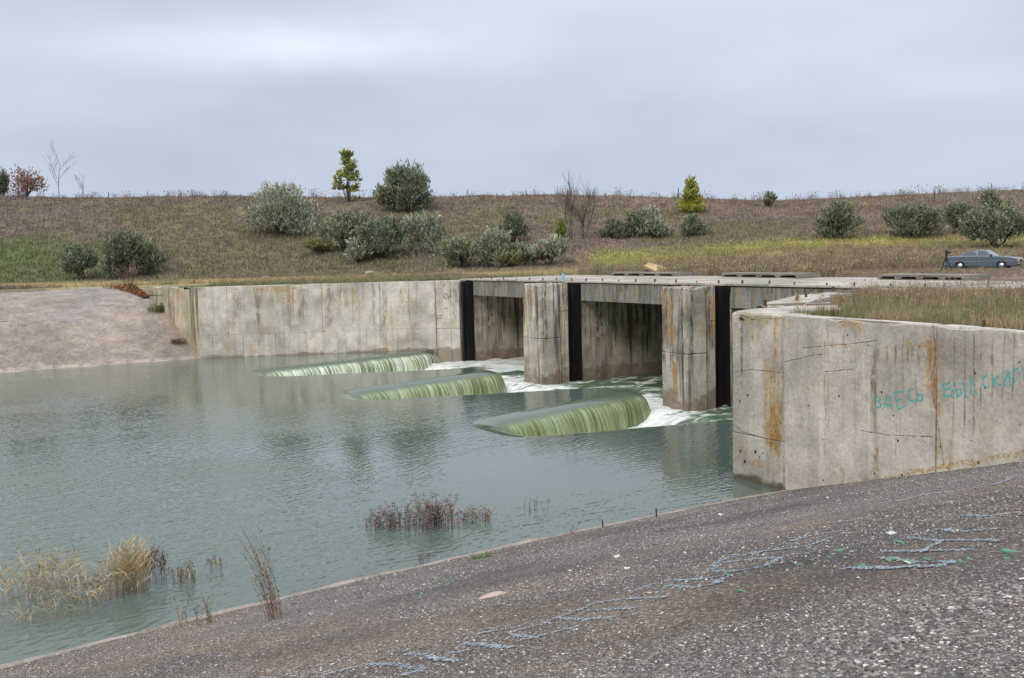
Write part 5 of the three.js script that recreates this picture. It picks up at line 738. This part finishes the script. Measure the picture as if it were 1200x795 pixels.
// two thin iron stakes at the kerb
for (const [px, py, h, label] of [[769, 606, 0.22, 'short rusty iron stake on the kerb closer to the pilaster'], [706, 618, 0.18, 'short rusty iron stake on the kerb closer to the russet weeds']]) { const [x, y, z] = onField(px, py, bankH), mb = new MB(); mb.tube([[0, -0.1, 0], [0.01, h * 0.6, 0], [0.0, h, 0.01]], 0.022, 0.02, 6); mb.tube([[0, h, 0.01], [0.0, h + 0.012, 0.01]], 0.026, 0.004, 6); const m = single('iron_stake', mb.geo(), new THREE.MeshStandardMaterial({ color: new THREE.Color().setRGB(0.05, 0.03, 0.024), roughness: 0.9 }), label, 'stake'); m.position.set(x, y, z); }
// orange leaf litter at the top of the far slope
{
  const r = rng(71), mb = new MB(), cols = [[0.30, 0.135, 0.045], [0.24, 0.10, 0.04], [0.36, 0.19, 0.06], [0.16, 0.08, 0.045]]; mb.col = cols[0];
  for (let k = 0; k < 3200; k++) { const u = r(), s = 0.3 + Math.pow(r(), 1.4) * 5.5 * (0.25 + u * 0.8), t = 0.70 + u * 0.34 - s * 0.012, [x, y, z] = leftBank(s, t), q = 0.6 + r() * 0.8; mb.col = cols[Math.floor(r() * 4)].map((c) => c * q); const d = unit(r() - 0.5, r() * 0.7, r() - 0.5); mb.leaf([x, Math.max(y, 5.36 * sm(0.9, 1, t)) + 0.02 + r() * 0.16 * sm(0.75, 1, t), z], d, cross(d, [r() - 0.5, 1, r() - 0.5]), 0.13 + r() * 0.14, 0.06); }
  const m = single('fallen_leaves', mb.geo(), leafMat, 'drift of orange-brown fallen leaves at the top of the far slope', 'leaf litter'); m.userData.kind = 'stuff';
}
// posts along the ridge, a lattice marker
{
  const wood = new THREE.MeshStandardMaterial({ color: new THREE.Color().setRGB(0.07, 0.062, 0.055), roughness: 1 });
  [[710, 233, 7], [727, 234, 4], [795, 228, 13], [823, 228, 6], [829, 228, 4], [1095, 236, 9], [355, 234, 5], [127, 231, 7], [950, 231, 4]].forEach(([px, py, h]) => { const p = onHill(px, py + 1), m = Math.hypot(p[0], p[2]) / FPX, mb = new MB(); const H = h * m; mb.tube([[0, -0.3, 0], [0.02, H * 0.5, 0.01], [0, H, 0]], 0.07, 0.055, 6); mb.tube([[0, H, 0], [0.01, H + 0.03, 0]], 0.055, 0.01, 6); const o = single('fence_post', mb.geo(), wood, px === 795 ? 'tallest wooden post on the ridge, beside the bright yellow tree' : px === 1095 ? 'wooden post on the ridge above the wide dark shrub' : px < 200 ? 'wooden post on the ridge beside the small bare tree' : px === 355 ? 'low wooden post on the ridge above the big silvery shrub' : px > 815 && px < 835 ? 'low post stub on the ridge past the bright yellow tree' : px === 950 ? 'low post stub on the ridge above the tall rounded shrub' : 'low wooden post on the ridge above the silvery white shrub', 'post', 'old posts on the ridge'); o.position.set(...p); });
  const p = onHill(548, 235), mb = new MB(); for (const [x, z] of [[-0.42, -0.3], [0.42, -0.3], [0, 0.45]]) mb.tube([[x, 0, z], [0, 1.25, 0]], 0.035, 0.03, 4); mb.tube([[-0.25, 0.5, -0.18], [0.25, 0.5, -0.18], [0, 0.5, 0.27]], 0.025, 0.025, 4); mb.tube([[0, 1.2, 0], [0, 1.5, 0]], 0.06, 0.05, 5); const o = single('survey_marker', mb.geo(), new THREE.MeshStandardMaterial({ color: new THREE.Color().setRGB(0.2, 0.2, 0.21), roughness: 0.7 }), 'small grey tripod marker on the ridge beside the dead brush', 'marker'); o.position.set(...p);
}
// blue post on the bridge
{
  const [x, z] = onPlane(660, 330, DECK), t = thing('blue_post', 'short light blue post with a reddish cap on the bridge edge', 'post', [x, DECK, z]), blue = new THREE.MeshStandardMaterial({ color: new THREE.Color().setRGB(0.22, 0.42, 0.56), roughness: 0.5 });
  part('pipe', new THREE.LatheGeometry([[0.001, 0], [0.11, 0], [0.11, 0.03], [0.085, 0.05], [0.085, 0.42], [0.06, 0.5], [0.045, 0.54], [0.045, 0.58], [0.001, 0.58]].map((p) => new THREE.Vector2(...p)), 16), blue, t);
  part('cap', new THREE.LatheGeometry([[0.001, 0.57], [0.05, 0.57], [0.05, 0.64], [0.03, 0.66], [0.001, 0.66]].map((p) => new THREE.Vector2(...p)), 12), new THREE.MeshStandardMaterial({ color: new THREE.Color().setRGB(0.32, 0.10, 0.07), roughness: 0.6 }), t);
}
// rubble by the wall top
{
  const g = concrete(new Paint(128, 128, 2, 2), 33, { tone: [0.6, 0.57, 0.52] }).mat(); const r = rng(17);
  for (const [px, py, s, l] of [[434, 322, 0.5, 'grey concrete lump in the turf behind the long wall'], [586, 322, 0.4, 'grey stone in the turf close to the far end of the bridge'], [312, 327, 0.35, 'small stone in the turf below the big silvery shrub']]) { const p = onHill(px, py), q = new THREE.DodecahedronGeometry(s, 1), a = q.attributes.position; for (let i = 0; i < a.count; i++) { const k = 0.8 + 0.4 * vn(a.getX(i) * 4 + 9, a.getY(i) * 4 + a.getZ(i) * 3); a.setXYZ(i, a.getX(i) * k * 1.3, a.getY(i) * k * 0.6, a.getZ(i) * k); } q.computeVertexNormals(); const m = single('stone', q, g, l, 'stone'); m.position.set(p[0], p[1] + s * 0.2, p[2]); m.rotation.y = r() * 6; }
}
// ---------------------------------------------------------------- the parked car and the camera on its tripod
{
  const [cx, cz] = CAR, y = groundH(cx, cz), t = thing('parked_car', 'blue-grey four-door saloon car parked on the grass behind the bridge', 'car', [cx, y, cz], -Math.atan2(0.60, 0.80)); t.scale.setScalar(0.94);
  const paint = new THREE.MeshPhysicalMaterial({ color: new THREE.Color().setRGB(0.075, 0.105, 0.13), roughness: 0.32, clearcoat: 0.7, clearcoatRoughness: 0.15 }), glass = new THREE.MeshPhysicalMaterial({ color: new THREE.Color().setRGB(0.05, 0.06, 0.065), roughness: 0.06, clearcoat: 1 }), chrome = new THREE.MeshStandardMaterial({ color: new THREE.Color().setRGB(0.5, 0.51, 0.52), roughness: 0.3, metalness: 0.8 }), black = new THREE.MeshStandardMaterial({ color: new THREE.Color().setRGB(0.02, 0.02, 0.021), roughness: 0.8 }), lamp = new THREE.MeshPhysicalMaterial({ color: new THREE.Color().setRGB(0.66, 0.66, 0.62), roughness: 0.15, clearcoat: 1 }), amber = new THREE.MeshStandardMaterial({ color: new THREE.Color().setRGB(0.5, 0.18, 0.03), roughness: 0.3 }), red = new THREE.MeshStandardMaterial({ color: new THREE.Color().setRGB(0.3, 0.02, 0.02), roughness: 0.3 });
  // lower body: a side profile with wheel arches, forward is +x
  const s = new THREE.Shape(); s.moveTo(-2.38, 0.34); s.lineTo(-1.87, 0.28); s.absarc(-1.44, 0.33, 0.39, Math.PI, 0, true); s.lineTo(0.97, 0.26); s.absarc(1.36, 0.33, 0.39, Math.PI, 0, true); s.lineTo(2.3, 0.34); s.quadraticCurveTo(2.42, 0.45, 2.4, 0.66); s.quadraticCurveTo(2.38, 0.8, 2.25, 0.83); s.quadraticCurveTo(1.6, 0.93, 0.92, 0.97); s.lineTo(-1.35, 0.99); s.quadraticCurveTo(-2.1, 0.98, -2.36, 0.94); s.quadraticCurveTo(-2.45, 0.7, -2.38, 0.34);
  const bg = new THREE.ExtrudeGeometry(s, { depth: 1.56, bevelEnabled: true, bevelSize: 0.07, bevelThickness: 0.11, bevelSegments: 3, curveSegments: 10 }); bg.translate(0, 0, -0.78); part('body', bg, paint, t);
  // cabin: lofted between sill line and roof line
  const mb = new MB(), sec = [[-1.62, 0.97, 0.76], [-1.05, 1.40, 0.60], [-0.35, 1.49, 0.62], [0.25, 1.45, 0.61], [0.98, 0.97, 0.76]];
  const top = sec.map(([x, yy, w]) => [mb.v(x, yy, w), mb.v(x, yy, -w)]), bot = [[-1.62, 0.95], [-1.05, 0.95], [-0.35, 0.95], [0.25, 0.95], [0.98, 0.95]].map(([x, yy]) => [mb.v(x, yy, 0.81), mb.v(x, yy, -0.81)]);
  for (let k = 0; k < 4; k++) { mb.q(top[k][0], top[k + 1][0], top[k + 1][1], top[k][1]); mb.q(bot[k][0], bot[k + 1][0], top[k + 1][0], top[k][0]); mb.q(bot[k + 1][1], bot[k][1], top[k][1], top[k + 1][1]); }
  part('roof', mb.geo(false), paint, t);
  const pane = (name, pts, label) => { const b = new MB(); const v = pts.map((p) => b.v(...p)); b.q(v[0], v[1], v[2], v[3]); const n = new THREE.Vector3().subVectors(new THREE.Vector3(...pts[1]), new THREE.Vector3(...pts[0])).cross(new THREE.Vector3().subVectors(new THREE.Vector3(...pts[3]), new THREE.Vector3(...pts[0]))).normalize(); const c = n.multiplyScalar(0.012); const w = pts.map((p) => b.v(p[0] + c.x, p[1] + c.y, p[2] + c.z)); b.q(w[0], w[1], w[2], w[3]); for (let i = 0; i < 4; i++) b.q(v[i], v[(i + 1) % 4], w[(i + 1) % 4], w[i]); return part(name, b.geo(false), glass, t); };
  const side = (x, yy, sg) => { const f = (yy - 0.95) / 0.5; return [x, yy, sg * (0.806 - 0.19 * f)]; };
  for (const sg of [1, -1]) { const o = (a) => sg > 0 ? a : [a[1], a[0], a[3], a[2]]; pane('side_window', o([side(-0.98, 1.02, sg), side(-0.33, 1.02, sg), side(-0.33, 1.42, sg), side(-0.90, 1.36, sg)])); pane('side_window', o([side(-0.26, 1.02, sg), side(0.72, 1.02, sg), side(0.24, 1.38, sg), side(-0.26, 1.42, sg)])); pane('quarter_window', o([side(-1.36, 1.02, sg), side(-1.05, 1.02, sg), side(-0.97, 1.34, sg), side(-1.08, 1.30, sg)])); }
  pane('windscreen', [[0.91, 1.02, 0.68], [0.91, 1.02, -0.68], [0.31, 1.42, -0.56], [0.31, 1.42, 0.56]]); pane('rear_window', [[-1.56, 1.02, -0.68], [-1.56, 1.02, 0.68], [-1.12, 1.36, 0.56], [-1.12, 1.36, -0.56]]);
  for (const [x, z] of [[-1.44, 0.8], [1.36, 0.8], [-1.44, -0.8], [1.36, -0.8]]) { const w = part('wheel', new THREE.TorusGeometry(0.245, 0.085, 10, 26), black, t); w.position.set(x, 0.325, z); w.scale.set(1, 1, 1.1); const hub = part('hubcap', new THREE.LatheGeometry([[0.001, 0.06], [0.08, 0.055], [0.10, 0.03], [0.17, 0.025], [0.19, 0.0], [0.001, -0.02]].map((p) => new THREE.Vector2(...p)), 20), chrome, w); hub.rotation.x = z > 0 ? Math.PI / 2 : -Math.PI / 2; hub.position.z = z > 0 ? 0.03 : -0.03; const ar = part('wheel_well', new THREE.CylinderGeometry(0.385, 0.385, 0.3, 20), black, t); ar.rotation.x = Math.PI / 2; ar.position.set(x, 0.34, z * 0.78); }
  const bx = (name, mat, x0, x1, y0, y1, z0, z1) => { const b = new MB(); b.box(x0, x1, y0, y1, z0, z1); return part(name, b.geo(false), mat, t); };
  bx('front_bumper', chrome, 2.38, 2.52, 0.42, 0.54, -0.86, 0.86); bx('rear_bumper', chrome, -2.54, -2.40, 0.44, 0.56, -0.86, 0.86); bx('grille', black, 2.44, 2.49, 0.56, 0.74, -0.5, 0.5);
  for (const z of [0.68, -0.68]) { bx('headlight', lamp, 2.42, 2.50, 0.60, 0.77, z - 0.14, z + 0.14); bx('turn_signal', amber, 2.36, 2.46, 0.60, 0.75, z + Math.sign(z) * 0.15, z + Math.sign(z) * 0.21); bx('tail_light', red, -2.50, -2.44, 0.66, 0.86, z - 0.14, z + 0.14); const m = bx('mirror', black, 0.62, 0.72, 1.02, 1.14, z > 0 ? 0.83 : -0.99, z > 0 ? 0.99 : -0.83); bx('door_handle', chrome, -0.22, -0.06, 0.86, 0.89, z > 0 ? 0.885 : -0.90, z > 0 ? 0.90 : -0.885); bx('door_handle', chrome, -1.02, -0.86, 0.87, 0.90, z > 0 ? 0.885 : -0.90, z > 0 ? 0.90 : -0.885); bx('side_moulding', chrome, -2.2, 2.2, 0.64, 0.665, z > 0 ? 0.885 : -0.898, z > 0 ? 0.898 : -0.885); bx('door_gap', black, -0.31, -0.30, 0.34, 0.95, z > 0 ? 0.885 : -0.893, z > 0 ? 0.893 : -0.885); bx('door_gap', black, 0.80, 0.81, 0.40, 0.95, z > 0 ? 0.885 : -0.893, z > 0 ? 0.893 : -0.885); }
  const tp = onPlane(1109, 321, 5.45), ty = groundH(tp[0], tp[1]), m = Math.hypot(tp[0], tp[1]) / Math.hypot(1, 0.425) / FPX, H = 1.28, tr = thing('camera_tripod', 'black tripod standing in the grass behind the rear of the car', 'tripod', [tp[0], ty, tp[1]], 0.4);
  for (let k = 0; k < 3; k++) { const a = k * 2.094 + 0.35, b = new MB(); b.tube([[Math.cos(a) * 0.42, 0, Math.sin(a) * 0.42], [Math.cos(a) * 0.05, 1.02, Math.sin(a) * 0.05]], 0.022, 0.032, 6); part('leg', b.geo(), black, tr); }
  const b2 = new MB(); b2.tube([[0, 0.8, 0], [0, 1.2, 0]], 0.03, 0.03, 8); part('column', b2.geo(), black, tr); part('head', new THREE.SphereGeometry(0.07, 12, 8).translate(0, 1.22, 0), black, tr);
  const cam = thing('photo_camera', 'black camera with a bag strap mounted on the tripod behind the car', 'camera', [tp[0], ty + H, tp[1]], 0.9), b3 = new MB(); b3.box(-0.10, 0.10, 0, 0.16, -0.06, 0.06); b3.box(-0.05, 0.05, 0.16, 0.24, -0.05, 0.05); part('camera_body', b3.geo(false), black, cam); part('lens', new THREE.CylinderGeometry(0.055, 0.06, 0.2, 14).rotateX(Math.PI / 2).translate(0, 0.08, 0.15), black, cam); const b4 = new MB(); b4.tube([[-0.1, 0.12, 0], [-0.14, -0.15, 0.02], [-0.06, -0.4, 0.05], [0.08, -0.32, 0.03], [0.1, 0.12, 0]], 0.02, 0.02, 4); part('strap', b4.geo(), black, cam);
}
console.log('details done');

renderer.render(scene, camera);
